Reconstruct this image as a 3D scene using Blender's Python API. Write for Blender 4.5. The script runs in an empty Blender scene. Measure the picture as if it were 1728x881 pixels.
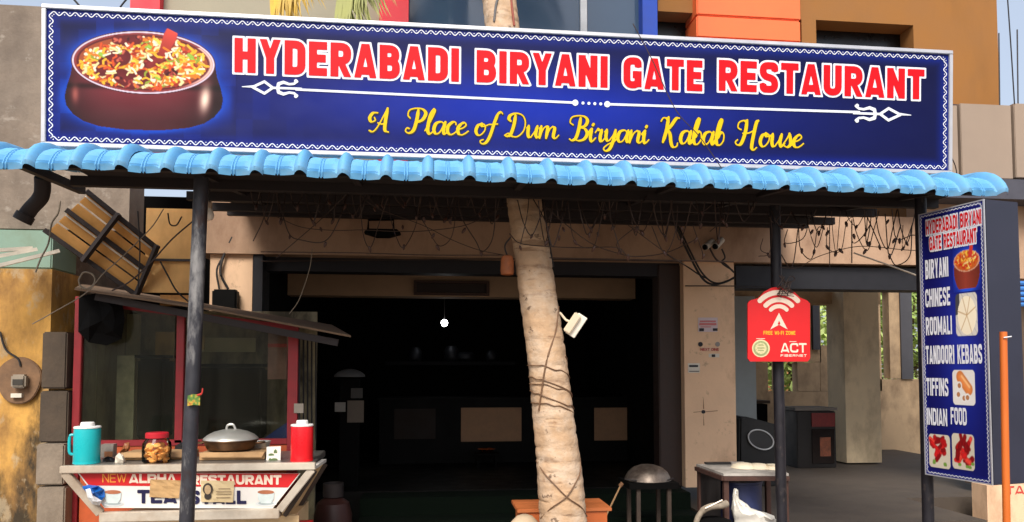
import bpy, bmesh, math, random
import numpy as np
from mathutils import Vector
random.seed(7); rng = np.random.default_rng(7)
scn = bpy.context.scene
COL = scn.collection
R = math.radians

# ------------------------------------------------------------------ camera
F, CY, YAW, PITCH, EYE = 1250.0, 562.8, R(6.4), R(2.75), 1.6
cam_d = bpy.data.cameras.new('camera'); cam = bpy.data.objects.new('camera', cam_d); COL.objects.link(cam)
cam.location = (0, 0, EYE); cam.rotation_euler = (math.pi/2 + PITCH, 0, -YAW)
cam_d.sensor_width = 36; cam_d.lens = F*36/1728; cam_d.shift_y = (CY-440.5)/1728
cam_d.clip_start = 0.05; cam_d.clip_end = 2000
scn.camera = cam

# ------------------------------------------------------------------ light
SUN_EL, SUN_AZ = R(46), R(-16)          # hazy sun over the street, very soft shadows (azimuth from the street side, negative = left)
sdir = Vector((math.sin(SUN_AZ)*math.cos(SUN_EL), -math.cos(SUN_AZ)*math.cos(SUN_EL), math.sin(SUN_EL)))
sl = bpy.data.lights.new('sun', 'SUN'); sl.energy = 2.2; sl.angle = R(28); sl.color = (1, .955, .88)
so = bpy.data.objects.new('sun', sl); COL.objects.link(so); so.rotation_euler = sdir.to_track_quat('Z', 'Y').to_euler()
world = bpy.data.worlds.new('World'); scn.world = world; world.use_nodes = True
wn = world.node_tree.nodes; bgn = wn['Background']
sky = wn.new('ShaderNodeTexSky'); sky.sky_type = 'NISHITA'; sky.sun_disc = False
sky.sun_elevation = SUN_EL; sky.sun_rotation = math.atan2(sdir.x, sdir.y); sky.dust_density = 5; sky.air_density = 1.0
hz = wn.new('ShaderNodeMix'); hz.data_type = 'RGBA'; hz.inputs['Factor'].default_value = .4; hz.inputs['B'].default_value = (6.2, 6.8, 7.8, 1)   # even pale haze over the whole sky
world.node_tree.links.new(sky.outputs[0], hz.inputs['A']); world.node_tree.links.new(hz.outputs['Result'], bgn.inputs[0]); bgn.inputs[1].default_value = 0.10
vs = scn.view_settings; vs.view_transform = 'Standard'; vs.look = 'None'; vs.gamma = 1; vs.use_curve_mapping = False
vs.exposure = 0.76
scn.cycles.max_bounces = 8; scn.cycles.diffuse_bounces = 5; scn.cycles.transparent_max_bounces = 12
try: scn.cycles.use_denoising = True
except Exception: pass

# ------------------------------------------------------------------ pixel -> place
FW = Vector((math.sin(YAW)*math.cos(PITCH), math.cos(YAW)*math.cos(PITCH), math.sin(PITCH)))
RT = Vector((math.cos(YAW), -math.sin(YAW), 0)); UP = RT.cross(FW)
def U(px, py, Y=None, X=None, Z=None):
    d = FW + RT*((px-864)/F) + UP*((CY-py)/F)
    if Y is not None: t = Y/d.y
    elif X is not None: t = X/d.x
    else: t = (Z-EYE)/d.z
    return Vector((0, 0, EYE)) + d*t
def rect(x0, y0, x1, y1, Y):
    a = U(x0, (y0+y1)/2, Y); b = U(x1, (y0+y1)/2, Y); c = U((x0+x1)/2, y0, Y); e = U((x0+x1)/2, y1, Y)
    return a.x, b.x, e.z, c.z

# ------------------------------------------------------------------ materials
def lin(c):
    return tuple(((v/255)/12.92 if v/255 <= .04045 else ((v/255+.055)/1.055)**2.4) for v in c)
MATS = {}
def M(name, col, rough=.6, metal=0, var=.15, scale=6, bump=.0, stain=None, spec=.5, stretch=(1, 1, 1), fine=40):
    if name in MATS: return MATS[name]
    m = bpy.data.materials.new(name); m.use_nodes = True; nt = m.node_tree; N = nt.nodes; L = nt.links
    b = N['Principled BSDF']; b.inputs['Roughness'].default_value = rough; b.inputs['Metallic'].default_value = metal
    b.inputs['Specular IOR Level'].default_value = spec
    c = (*lin(col), 1)
    tc = N.new('ShaderNodeTexCoord'); mp = N.new('ShaderNodeMapping'); mp.inputs['Scale'].default_value = stretch
    L.new(tc.outputs['Object'], mp.inputs[0])
    nz = N.new('ShaderNodeTexNoise'); nz.inputs['Scale'].default_value = scale; nz.inputs['Detail'].default_value = 8; nz.inputs['Roughness'].default_value = .62
    L.new(mp.outputs[0], nz.inputs['Vector'])
    mr = N.new('ShaderNodeMapRange'); mr.inputs[1].default_value = .3; mr.inputs[2].default_value = .7
    mr.inputs[3].default_value = 1-var; mr.inputs[4].default_value = 1+var
    L.new(nz.outputs[0], mr.inputs[0])
    mx = N.new('ShaderNodeVectorMath'); mx.operation = 'SCALE'; mx.inputs[0].default_value = c[:3]
    L.new(mr.outputs[0], mx.inputs['Scale']); out = mx.outputs[0]
    for st in (stain or []):
        scol, ssc, lo, hi, sst, amt = st
        mp2 = N.new('ShaderNodeMapping'); mp2.inputs['Scale'].default_value = sst; L.new(tc.outputs['Object'], mp2.inputs[0])
        n2 = N.new('ShaderNodeTexNoise'); n2.inputs['Scale'].default_value = ssc; n2.inputs['Detail'].default_value = 9; n2.inputs['Roughness'].default_value = .68
        L.new(mp2.outputs[0], n2.inputs['Vector'])
        r2 = N.new('ShaderNodeMapRange'); r2.inputs[1].default_value = lo-.05; r2.inputs[2].default_value = hi-.09; r2.inputs[4].default_value = amt
        L.new(n2.outputs[0], r2.inputs[0])
        mm = N.new('ShaderNodeMix'); mm.data_type = 'RGBA'; mm.inputs['B'].default_value = (*lin(scol), 1)
        L.new(r2.outputs[0], mm.inputs['Factor']); L.new(out, mm.inputs['A']); out = mm.outputs['Result']
    L.new(out, b.inputs['Base Color'])
    rr = N.new('ShaderNodeMapRange'); rr.inputs[1].default_value = .3; rr.inputs[2].default_value = .7
    rr.inputs[3].default_value = max(.03, rough-.1); rr.inputs[4].default_value = min(1, rough+.1)
    L.new(nz.outputs[0], rr.inputs[0]); L.new(rr.outputs[0], b.inputs['Roughness'])
    if bump:
        n3 = N.new('ShaderNodeTexNoise'); n3.inputs['Scale'].default_value = fine; n3.inputs['Detail'].default_value = 6
        L.new(mp.outputs[0], n3.inputs['Vector'])
        bp = N.new('ShaderNodeBump'); bp.inputs['Strength'].default_value = bump; bp.inputs['Distance'].default_value = .01
        L.new(n3.outputs[0], bp.inputs['Height']); L.new(bp.outputs[0], b.inputs['Normal'])
    MATS[name] = m; return m
def MV(name, rough=.4, spec=.5):                      # print whose colours come from the mesh
    if name in MATS: return MATS[name]
    m = bpy.data.materials.new(name); m.use_nodes = True; N = m.node_tree.nodes
    b = N['Principled BSDF']; b.inputs['Roughness'].default_value = rough; b.inputs['Specular IOR Level'].default_value = spec
    tc = N.new('ShaderNodeTexCoord'); nz = N.new('ShaderNodeTexNoise'); nz.inputs['Scale'].default_value = 2.5; bp = N.new('ShaderNodeBump'); bp.inputs['Strength'].default_value = .35; bp.inputs['Distance'].default_value = .03
    for p_, q_ in ((tc.outputs['Object'], nz.inputs['Vector']), (nz.outputs[0], bp.inputs['Height']), (bp.outputs[0], b.inputs['Normal'])): m.node_tree.links.new(p_, q_)
    a = N.new('ShaderNodeAttribute'); a.attribute_name = 'Col'
    m.node_tree.links.new(a.outputs['Color'], b.inputs['Base Color']); MATS[name] = m; return m
def MG(name, tint=(235, 240, 240), ior=1.5):                 # thin window glass
    if name in MATS: return MATS[name]
    m = bpy.data.materials.new(name); m.use_nodes = True; N = m.node_tree.nodes; L = m.node_tree.links
    N.remove(N['Principled BSDF'])
    t = N.new('ShaderNodeBsdfTransparent'); t.inputs[0].default_value = (*lin(tint), 1)
    g = N.new('ShaderNodeBsdfGlossy'); g.inputs['Roughness'].default_value = .04
    fr = N.new('ShaderNodeFresnel'); fr.inputs[0].default_value = ior
    mx = N.new('ShaderNodeMixShader'); L.new(fr.outputs[0], mx.inputs[0]); L.new(t.outputs[0], mx.inputs[1]); L.new(g.outputs[0], mx.inputs[2])
    L.new(mx.outputs[0], N['Material Output'].inputs[0]); MATS[name] = m; return m
def dust_haze(m, col, amt):  # streaky grey film: dust, plus grey reflections put into the colour
    N = m.node_tree.nodes; L = m.node_tree.links; out = N['Material Output']; src = out.inputs[0].links[0].from_socket
    d = N.new('ShaderNodeBsdfDiffuse'); d.inputs[0].default_value = (*lin(col), 1); nz = N.new('ShaderNodeTexNoise'); nz.inputs['Scale'].default_value = 3; nz.inputs['Detail'].default_value = 8; tcd = N.new('ShaderNodeTexCoord'); mpd = N.new('ShaderNodeMapping'); mpd.inputs['Scale'].default_value = (2.2, 1, .35); L.new(tcd.outputs['Object'], mpd.inputs[0]); L.new(mpd.outputs[0], nz.inputs['Vector'])
    mr = N.new('ShaderNodeMapRange'); mr.inputs[1].default_value = .35; mr.inputs[2].default_value = .7; mr.inputs[3].default_value = amt*.3; mr.inputs[4].default_value = amt
    L.new(nz.outputs[0], mr.inputs[0]); mx = N.new('ShaderNodeMixShader'); L.new(mr.outputs[0], mx.inputs[0]); L.new(src, mx.inputs[1]); L.new(d.outputs[0], mx.inputs[2]); L.new(mx.outputs[0], out.inputs[0]); return m
def glowing(m, amt):                                     # thin translucent sheet
    N = m.node_tree.nodes; L = m.node_tree.links; out = N['Material Output']; b = N['Principled BSDF']; t = N.new('ShaderNodeBsdfTranslucent')
    L.new(b.inputs['Base Color'].links[0].from_socket, t.inputs[0]); mx = N.new('ShaderNodeMixShader'); mx.inputs[0].default_value = amt
    L.new(b.outputs[0], mx.inputs[1]); L.new(t.outputs[0], mx.inputs[2]); L.new(mx.outputs[0], out.inputs[0]); return m
def ME(name, col, s):
    m = bpy.data.materials.new(name); m.use_nodes = True; b = m.node_tree.nodes['Principled BSDF']
    b.inputs['Emission Color'].default_value = (*lin(col), 1); b.inputs['Emission Strength'].default_value = s; MATS[name] = m; return m

# ------------------------------------------------------------------ mesh helpers
class MB:
    def __init__(s): s.v = []; s.f = []; s.mi = []; s.cur = 0
    def add(s, vs, fs):
        o = len(s.v); s.v += [tuple(v) for v in vs]
        for f in fs: s.f.append(tuple(i+o for i in f)); s.mi.append(s.cur)
        return s
    def box(s, x0, x1, y0, y1, z0, z1):
        return s.add([(x, y, z) for z in (z0, z1) for y in (y0, y1) for x in (x0, x1)],
                     [(0, 2, 3, 1), (4, 5, 7, 6), (0, 1, 5, 4), (2, 6, 7, 3), (0, 4, 6, 2), (1, 3, 7, 5)])
    def pbox(s, px0, py0, px1, py1, Y, dep):             # a box whose front face fills a pixel rectangle on the plane Y
        x0, x1, z0, z1 = rect(px0, py0, px1, py1, Y); return s.box(x0, x1, Y, Y+dep, z0, z1)
    def bar(s, a, b, w, h=None, up=(0, 0, 1)):
        a = Vector(a); b = Vector(b); h = h or w; d = (b-a).normalized(); u = Vector(up)
        if abs(d.dot(u)) > .98: u = Vector((0, 1, 0))
        sx = d.cross(u).normalized()*(w/2); sz = sx.cross(d).normalized()*(h/2)
        vs = [p+i*sx+j*sz for p in (a, b) for (i, j) in ((-1, -1), (1, -1), (1, 1), (-1, 1))]
        return s.add(vs, [(0, 1, 2, 3), (7, 6, 5, 4), (0, 4, 5, 1), (1, 5, 6, 2), (2, 6, 7, 3), (3, 7, 4, 0)])
    def tube(s, pts, r, n=8, caps=True):
        pts = [Vector(p) for p in pts]; rs = r if isinstance(r, (list, tuple)) else [r]*len(pts)
        ref = Vector((0, 0, 1)); vs = []; fs = []
        for i, p in enumerate(pts):
            d = (pts[min(i+1, len(pts)-1)]-pts[max(i-1, 0)]).normalized()
            if abs(d.dot(ref)) > .95: ref = Vector((0, 1, 0)) if abs(d.y) < .9 else Vector((1, 0, 0))
            a = d.cross(ref).normalized(); b = a.cross(d)
            for k in range(n):
                t = 2*math.pi*k/n; vs.append(p+(a*math.cos(t)+b*math.sin(t))*rs[i])
            if i:
                for k in range(n): fs.append(((i-1)*n+k, (i-1)*n+(k+1) % n, i*n+(k+1) % n, i*n+k))
        if caps: fs.append(tuple(range(n))[::-1]); fs.append(tuple(range((len(pts)-1)*n, len(pts)*n)))
        return s.add(vs, fs)
    def lathe(s, prof, c, n=24, sx=1, sy=1):
        c = Vector(c); vs = []; fs = []
        for i, (r, z) in enumerate(prof):
            for k in range(n):
                t = 2*math.pi*k/n; vs.append(c+Vector((r*sx*math.cos(t), r*sy*math.sin(t), z)))
            if i:
                for k in range(n): fs.append(((i-1)*n+k, (i-1)*n+(k+1) % n, i*n+(k+1) % n, i*n+k))
        fs.append(tuple(range(n))[::-1]); fs.append(tuple(range((len(prof)-1)*n, len(prof)*n)))
        return s.add(vs, fs)
    def prism(s, poly, ext):
        e = Vector(ext); n = len(poly); vs = [Vector(p) for p in poly]+[Vector(p)+e for p in poly]
        return s.add(vs, [tuple(range(n)), tuple(range(2*n-1, n-1, -1))]+[(i, (i+1) % n+0, (i+1) % n+n, i+n)[::-1] for i in range(n)])
    def poly(s, pts): return s.add(pts, [tuple(range(len(pts)))])
WL = {}
def new_obj(name, me, parent=None):
    o = bpy.data.objects.new(name, me); COL.objects.link(o)
    if parent is not None: o.parent = parent
    return o
def build(name, mb, mats, parent=None, smooth=False, bevel=0, label=None, cat=None, group=None, kind=None, org=None, fixn=True):
    base = WL.get(parent.name, Vector()) if parent is not None else Vector()
    if org is None:
        if parent is None:
            a = np.array(mb.v); org = Vector(((a[:, 0].min()+a[:, 0].max())/2, (a[:, 1].min()+a[:, 1].max())/2, a[:, 2].min()))
        else: org = base
    org = Vector(org)
    me = bpy.data.meshes.new(name); me.from_pydata([tuple(Vector(v)-org) for v in mb.v], [], mb.f)
    for m in (mats if isinstance(mats, (list, tuple)) else [mats]): me.materials.append(m)
    if any(mb.mi): me.polygons.foreach_set('material_index', mb.mi)
    if fixn:
        bm = bmesh.new(); bm.from_mesh(me); bmesh.ops.recalc_face_normals(bm, faces=bm.faces)
        if bevel:
            bmesh.ops.bevel(bm, geom=[e for e in bm.edges if len(e.link_faces) == 2 and e.calc_face_angle(0) > .5], offset=bevel, segments=2, affect='EDGES', clamp_overlap=True)
        bm.to_mesh(me); bm.free()
    if smooth:
        me.polygons.foreach_set('use_smooth', [True]*len(me.polygons))
        try: me.set_sharp_from_angle(angle=R(40))
        except Exception: pass
    o = new_obj(name, me, parent); o.location = org-base; WL[o.name] = org
    tag(o, label, cat, group, kind); return o
def tag(o, label=None, cat=None, group=None, kind=None):
    if label: o['label'] = label
    if cat: o['category'] = cat
    if group: o['group'] = group
    if kind: o['kind'] = kind
    return o
def thing(name, loc, label, cat, group=None):
    o = bpy.data.objects.new(name, None); COL.objects.link(o); o.location = loc; o.empty_display_size = .1
    WL[o.name] = Vector(loc); return tag(o, label, cat, group)
def curve(pts, n=6):                                    # Catmull-Rom through points
    P = [Vector(p) for p in pts]; out = []
    P = [P[0]*2-P[1]]+P+[P[-1]*2-P[-2]]
    for i in range(1, len(P)-2):
        for k in range(n):
            t = k/n; a, b, c, d = P[i-1:i+3]
            out.append(.5*((2*b)+(c-a)*t+(2*a-5*b+4*c-d)*t*t+(3*b-a-3*c+d)*t**3))
    out.append(P[-2]); return out

# ------------------------------------------------------------------ flat print: shapes drawn as signed distances, turned into thin faces
def sd_poly(X, Y, pts, r, flat=True):
    D = np.full(X.shape, 9.0)
    n = len(pts)-1
    for i in range(n):
        ax, ay = pts[i]; bx, by = pts[i+1]; dx, dy = bx-ax, by-ay; l = math.hypot(dx, dy)
        if l < 1e-9: continue
        dx /= l; dy /= l; t = (X-ax)*dx+(Y-ay)*dy; p = np.abs(-(X-ax)*dy+(Y-ay)*dx)
        r0 = r[i] if isinstance(r, (list, np.ndarray)) else r; r1 = r[i+1] if isinstance(r, (list, np.ndarray)) else r
        e0 = np.maximum(-t, 0); e1 = np.maximum(t-l, 0)
        d = np.hypot(p, np.maximum(e0, e1))-(r0+(r1-r0)*np.clip(t/l, 0, 1))
        if flat and i == 0: d = np.maximum(d, -t)
        if flat and i == n-1: d = np.maximum(d, t-l)
        D = np.minimum(D, d)
    return D
def rpoly(pts, r, n=5):
    out = [pts[0]]
    for i in range(1, len(pts)-1):
        a, b, c = Vector(pts[i-1]), Vector(pts[i]), Vector(pts[i+1])
        la, lc = max((a-b).length, 1e-6), max((c-b).length, 1e-6); k = min(r, la*.5, lc*.5); p = b+(a-b)*(k/la); q = b+(c-b)*(k/lc)
        for j in range(n+1):
            t = j/n; out.append(tuple((1-t)**2*p+2*t*(1-t)*b+t*t*q))
    out.append(pts[-1]); return out
def iso_mesh(Fd, xs, ys):
    """faces covering Fd<0 on a grid: runs of full cells, clipped cells on the border; 2-D verts"""
    V = []; Fc = []; ins = Fd < 0; c4 = ins[:-1, :-1].astype(int)+ins[:-1, 1:]+ins[1:, :-1]+ins[1:, 1:]
    for j in range(c4.shape[0]):
        row = c4[j]; i = 0; nz = np.nonzero(row)[0]
        k = 0
        while k < len(nz):
            i = nz[k]
            if row[i] == 4:
                e = k
                while e+1 < len(nz) and nz[e+1] == nz[e]+1 and row[nz[e+1]] == 4: e += 1
                a, b = i, nz[e]+1; o = len(V); V += [(xs[a], ys[j]), (xs[b], ys[j]), (xs[b], ys[j+1]), (xs[a], ys[j+1])]; Fc.append((o, o+1, o+2, o+3)); k = e+1; continue
            cr = [(i, j), (i+1, j), (i+1, j+1), (i, j+1)]; o = len(V); P = []
            for q in range(4):
                (ia, ja), (ib, jb) = cr[q], cr[(q+1) % 4]; fa, fb = Fd[ja, ia], Fd[jb, ib]
                if fa < 0: P.append((xs[ia], ys[ja]))
                if (fa < 0) != (fb < 0):
                    t = fa/(fa-fb); P.append((xs[ia]+(xs[ib]-xs[ia])*t, ys[ja]+(ys[jb]-ys[ja])*t))
            V += P; Fc.append(tuple(range(o, o+len(P)))); k += 1
    return V, Fc
def print_obj(name, V2, F2, mapf, mat, parent, kind=None, label=None):
    mb = MB(); mb.add([mapf(*v) for v in V2], F2); return build(name, mb, mat, parent, fixn=False, kind=kind, label=label)
# block letters: strokes in a box W x 1, w = stroke width
def glyph(ch, W, w):
    L, Rr, B, T, c = w/2, W-w/2, w/2, 1-w/2, W/2; k = min(W*.42, .3)
    g = {'H': [[(L, 0), (L, 1)], [(Rr, 0), (Rr, 1)], [(L, .5), (Rr, .5)]],
         'I': [[(c, 0), (c, 1)]], 'T': [[(c, 0), (c, 1)], [(0, T), (W, T)]],
         'E': [[(L, 0), (L, 1)], [(L, T), (W, T)], [(L, .51), (W*.93, .51)], [(L, B), (W, B)]],
         'F': [[(L, 0), (L, 1)], [(L, T), (W, T)], [(L, .5), (W*.9, .5)]],
         'L': [[(L, 0), (L, 1)], [(L, B), (W, B)]],
         'Y': [[(c, 0), (c, .45)], [(L*.8, 1.06), (c, .42)], [(W-L*.8, 1.06), (c, .42)]],
         'V': [[(L*.9, 1.05), (c, .04)], [(W-L*.9, 1.05), (c, .04)]],
         'A': [[(L*.7, -.05), (c, 1.08)], [(W-L*.7, -.05), (c, 1.08)], [(W*.25, .21), (W*.75, .21)]],
         'N': [[(L, 0), (L, 1)], [(Rr, 0), (Rr, 1)], [(L*.9, 1.0), (W-L*.9, 0)]],
         'M': [[(L, 0), (L, 1)], [(Rr, 0), (Rr, 1)], [(L*.95, 1.02), (c, .15)], [(W-L*.95, 1.02), (c, .15)]],
         'W': [[(L*.8, 1.03), (W*.28, .02)], [(W*.28, .02), (c, .9)], [(c, .9), (W*.72, .02)], [(W-L*.8, 1.03), (W*.72, .02)]],
         'K': [[(L, 0), (L, 1)], [(L, .38), (W-L*.6, 1.05)], [(W*.42, .56), (W-L*.5, -.05)]],
         'X': [[(L*.8, -.03), (W-L*.8, 1.03)], [(L*.8, 1.03), (W-L*.8, -.03)]],
         'Z': [[(0, T), (W, T)], [(0, B), (W, B)], [(L, B), (W-L, T)]],
         'D': [[(L, 0), (L, 1)], rpoly([(L, T), (Rr, T), (Rr, B), (L, B)], k)],
         'O': [rpoly([(c, T), (Rr, T), (Rr, B), (L, B), (L, T), (c, T)], k)],
         'U': [rpoly([(L, 1), (L, B), (Rr, B), (Rr, 1)], k)],
         'C': [rpoly([(Rr, .66), (Rr, T), (L, T), (L, B), (Rr, B), (Rr, .34)], k)],
         'G': [rpoly([(Rr, .68), (Rr, T), (L, T), (L, B), (Rr, B), (Rr, .5)], k), [(c, .45), (W, .45)], [(Rr, 0.05), (Rr, .5)]],
         'S': [rpoly([(Rr, .7), (Rr, T), (L, T), (L, .55), (Rr, .45), (Rr, B), (L, B), (L, .3)], k*.85)],
         'P': [[(L, 0), (L, 1)], rpoly([(L, T), (Rr, T), (Rr, .44), (L, .44)], k)],
         'R': [[(L, 0), (L, 1)], rpoly([(L, T), (Rr, T), (Rr, .47), (L, .47)], k*.9), [(W*.45, .5), (W-L*.7, -.04)]],
         'B': [[(L, 0), (L, 1)], rpoly([(L, T), (W-w*.58, T), (W-w*.58, .53), (L, .53)], k*.75), rpoly([(L, .52), (Rr, .52), (Rr, B), (L, B)], k*.8)],
         '-': [[(W*.1, .45), (W*.9, .45)]], '.': [[(c, 0), (c, w)]]}
    return g[ch]
GW = {'I': .0, 'M': 1.35, 'W': 1.45, 'E': .88, 'F': .85, 'L': .85, 'T': .95, 'A': 1.06, 'Y': 1.04, ' ': .6, '-': .6, 'V': 1.05}
def text_sdf(txt, width, height, weight, gap, res, pad=0.0):
    """signed distance of a line of block capitals filling width x height (metres)"""
    w = weight*height; nat = []
    gp = gap*height
    units = sum(GW.get(c, 1.0) for c in txt); nI = sum(c == 'I' for c in txt)
    avail = width-gp*(len(txt)-1)-nI*w; u = avail/units
    xs = np.arange(-pad-res, width+pad+2*res, res); ys = np.arange(-pad-res, height+pad+2*res, res)
    D = np.full((len(ys), len(xs)), 9.0); x = 0
    for c in txt:
        cw = w if c == 'I' else u*GW.get(c, 1.0)
        if c != ' ':
            i0 = max(0, int((x-pad)/res-1)); i1 = min(len(xs), int((x+cw+2*pad)/res+5)); X, Y = np.meshgrid(xs[i0:i1], ys)
            d = np.full(X.shape, 9.0)
            for st in glyph(c, cw/height, weight):
                dg = len(st) == 2 and abs(st[0][0]-st[1][0]) > .02 and abs(st[0][1]-st[1][1]) > .02
                d = np.minimum(d, sd_poly(X, Y, [(x+a*height, b*height) for a, b in st], w/2*(.84 if dg else 1)))
            d = np.maximum(d, np.maximum(-Y, Y-height)); d = np.maximum(d, np.maximum(x-X-w*.06, X-x-cw-w*.06))
            D[:, i0:i1] = np.minimum(D[:, i0:i1], d)
        x += cw+gp
    return D, xs, ys

# ================================================================== SETTING
m_dust = M('street dust', (118, 103, 88), .9, var=.2, scale=1.5, bump=.4)
g = MB(); g.add([(-600, -600, 0), (600, -600, 0), (600, 900, 0), (-600, 900, 0)], [(0, 1, 2, 3)])
build('ground', g, m_dust, kind='structure', org=(0, 0, 0), fixn=False)
FRONT = 7.0
m_floor = M('cement floor', (80, 70, 60), .75, var=.18, scale=3, bump=.15, stain=[((70, 60, 52), 1.6, .5, .72, (1, 1, 1), .7)])
s = MB(); s.box(2.46, 4.78, 5.95, 7.05, -.02, .30); s.box(2.46, 7.5, 7.0501, 12.2, -.02, .30); build('veranda_floor', s, m_floor, kind='structure')
s = MB(); s.box(-1.7, 2.44, FRONT+.02, 11.5, -.02, .47); build('dining_floor', s, M('dark tiles', (20, 19, 18), .5, spec=.1), kind='structure')
m_green = M('green carpet', (11, 20, 13), .95, var=.3, scale=30, bump=.5, fine=200, spec=.1)
st = thing('entrance_steps', (.9, 6.4, 0), 'dark green carpeted steps leading up into the black doorway', 'steps')
for i in range(3):
    s = MB(); s.box(-.6, 2.42, 6.1+.3*i, 6.1+.3*i+(.298 if i < 2 else .318), .0, .15*(i+1)+.004*i); build('step', s, m_green, st, bevel=.008)

# ------------------------------------------------------------------ restaurant building
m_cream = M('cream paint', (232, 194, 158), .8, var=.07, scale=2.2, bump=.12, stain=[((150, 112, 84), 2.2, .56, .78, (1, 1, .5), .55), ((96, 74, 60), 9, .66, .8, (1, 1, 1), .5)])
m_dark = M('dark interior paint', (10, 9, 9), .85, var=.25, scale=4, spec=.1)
m_steel_d = M('dark blue steel', (22, 22, 29), .6, metal=.1, var=.3, scale=12)
m_brown = M('brown door frame', (52, 36, 30), .6, var=.25, scale=10)
bld = thing('restaurant_building', (1.5, 7.5, 0), 'two-storey restaurant building with tan upper floor and cream shop front behind the awning', 'building')
def part(name, mat, rects, Y, dep, parent=bld, bevel=0, **k):
    m = MB()
    for r_ in rects: m.pbox(*r_, Y, dep)
    return build(name, m, mat, parent, bevel=bevel, **k)
part('pillar', m_cream, [(1155, 430, 1241, 822)], FRONT, .5, label='cream pillar with stickers between the doorway and the open hall')
part('pillar', m_cream, [(352, 340, 424, 830)], FRONT, .5, label='shaded cream pillar left of the doorway')
part('corner_post', m_steel_d, [(425, 340, 441, 830)], FRONT-.02, .3)
m_beam = M('shaded beam cream', (178, 146, 120), .85, var=.08, scale=2.2, bump=.12, stain=[((120, 88, 66), 2.2, .52, .75, (1, 1, .5), .6)])  # cream paint darkened so its colour carries the shade under the awning
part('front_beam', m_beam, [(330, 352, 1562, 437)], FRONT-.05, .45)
part('steel_lintel', m_steel_d, [(441, 437.5, 1154, 462)], FRONT+.12, .2)
part('hall_lintel', m_steel_d, [(1242, 451, 1562, 488)], FRONT+.02, .25)
part('door_frame', m_brown, [(1112, 447, 1152, 822)], FRONT+.1, .2, bevel=.01)
part('inner_beam', M('dull cream', (168, 140, 112), .85, var=.12, scale=3, bump=.1), [(480, 463, 1072, 501)], 8.4, .25)
part('vent_grille', M('vent brown', (72, 50, 42), .7), [(698, 474, 826, 477.5), (698, 494.5, 826, 498), (698, 478, 703, 494), (821, 478, 826, 494)], 8.35, .05)
part('vent_slat', M('vent dark', (44, 32, 28), .7), [(703, 478.5, 821, 494)], 8.38, .03)
# room shell
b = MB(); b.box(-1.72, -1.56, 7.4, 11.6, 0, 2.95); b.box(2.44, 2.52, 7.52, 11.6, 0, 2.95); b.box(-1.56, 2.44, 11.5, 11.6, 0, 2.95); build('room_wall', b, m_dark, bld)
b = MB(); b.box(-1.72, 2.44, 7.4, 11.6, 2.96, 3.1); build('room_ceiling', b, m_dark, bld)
b = MB(); b.box(2.46, 7.6, 7.4, 9.3, 2.96, 3.1); build('hall_ceiling', b, M('hall ceiling', (120, 100, 84), .9), bld)
# upper floor
m_tan = M('tan paint', (146, 98, 46), .85, var=.06, scale=2, bump=.08, stain=[((120, 84, 44), 1.4, .55, .8, (1, 1, .35), .5)])
m_red = M('red paint', (226, 48, 62), .6, var=.08, scale=3)
m_bluep = M('blue column paint', (34, 74, 178), .6, var=.1, scale=3)
m_beige = M('pale beige paint', (160, 152, 132), .85, var=.08, scale=2)
UY = 7.1
part('red_column', m_red, [(218, -140, 268, 280)], UY-.1, .3); part('red_column', m_red, [(640, -140, 689, 280)], UY-.1, .3)
part('beige_wall', m_beige, [(268.5, -140, 639.5, 280)], UY, .2)
gw = part('window_frame', M('white window bar', (214, 214, 214), .5), [(980, -140, 991, 330)], UY+.02, .1)
m_glz = M('blue grey glazing', (62, 84, 108), .12, var=.06, scale=1, spec=.8)
for a, c in ((689.5, 979.5), (991.5, 1084.5)): part('window_pane', m_glz, [(a, -140, c, 330)], UY+.06, .03, gw)
part('blue_column', m_bluep, [(1085, -140, 1110, 330)], UY-.08, .3)
tw = MB(); TX = lambda px: U(px, 40, UY).x; TZ = lambda py: U(1460, py, UY).z
for (a, y0, c, y1) in ((1110.5, -140, 1683, 38), (1110.5, 125, 1683, 330), (1352.5, 38, 1377, 125), (1541, 38, 1683, 125)):
    tw.box(TX(a), TX(c), UY, UY+.25, TZ(y1), TZ(y0))
build('tan_wall', tw, m_tan, bld)
m = MB(); m.box(TX(1110), TX(1560), UY+.22, UY+.245, TZ(126), TZ(36)); build('opening_shade', m, M('black window void', (8, 8, 10), .3), bld)  # black sheet added in the openings, standing for the shade inside
b = MB(); x0, x1, z0, z1 = rect(1110, -140, 1683, 0, UY); b.box(x1-.2, x1, UY+.26, 11, 3.1, z1); build('tan_side_wall', b, m_tan, bld)
m_or = M('orange cladding', (246, 112, 58), .55, var=.05, scale=3)
for y0, y1 in ((-130, -48), (-46.5, -11.5), (-10, 29.3), (30.5, 66.7), (68, 104), (105.5, 140)):
    part('orange_plank', m_or, [(1176, y0, 1351, y1)], UY-.12, .34, bevel=.012)
b = MB(); b.box(-3.0, 5.75, UY+.3, 11.6, 5.3, 5.5); build('roof_slab', b, m_beige, bld)
b = MB(); b.box(-3.0, 5.5, UY+.3, UY+.34, 3.1, 5.3) ; 
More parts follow.
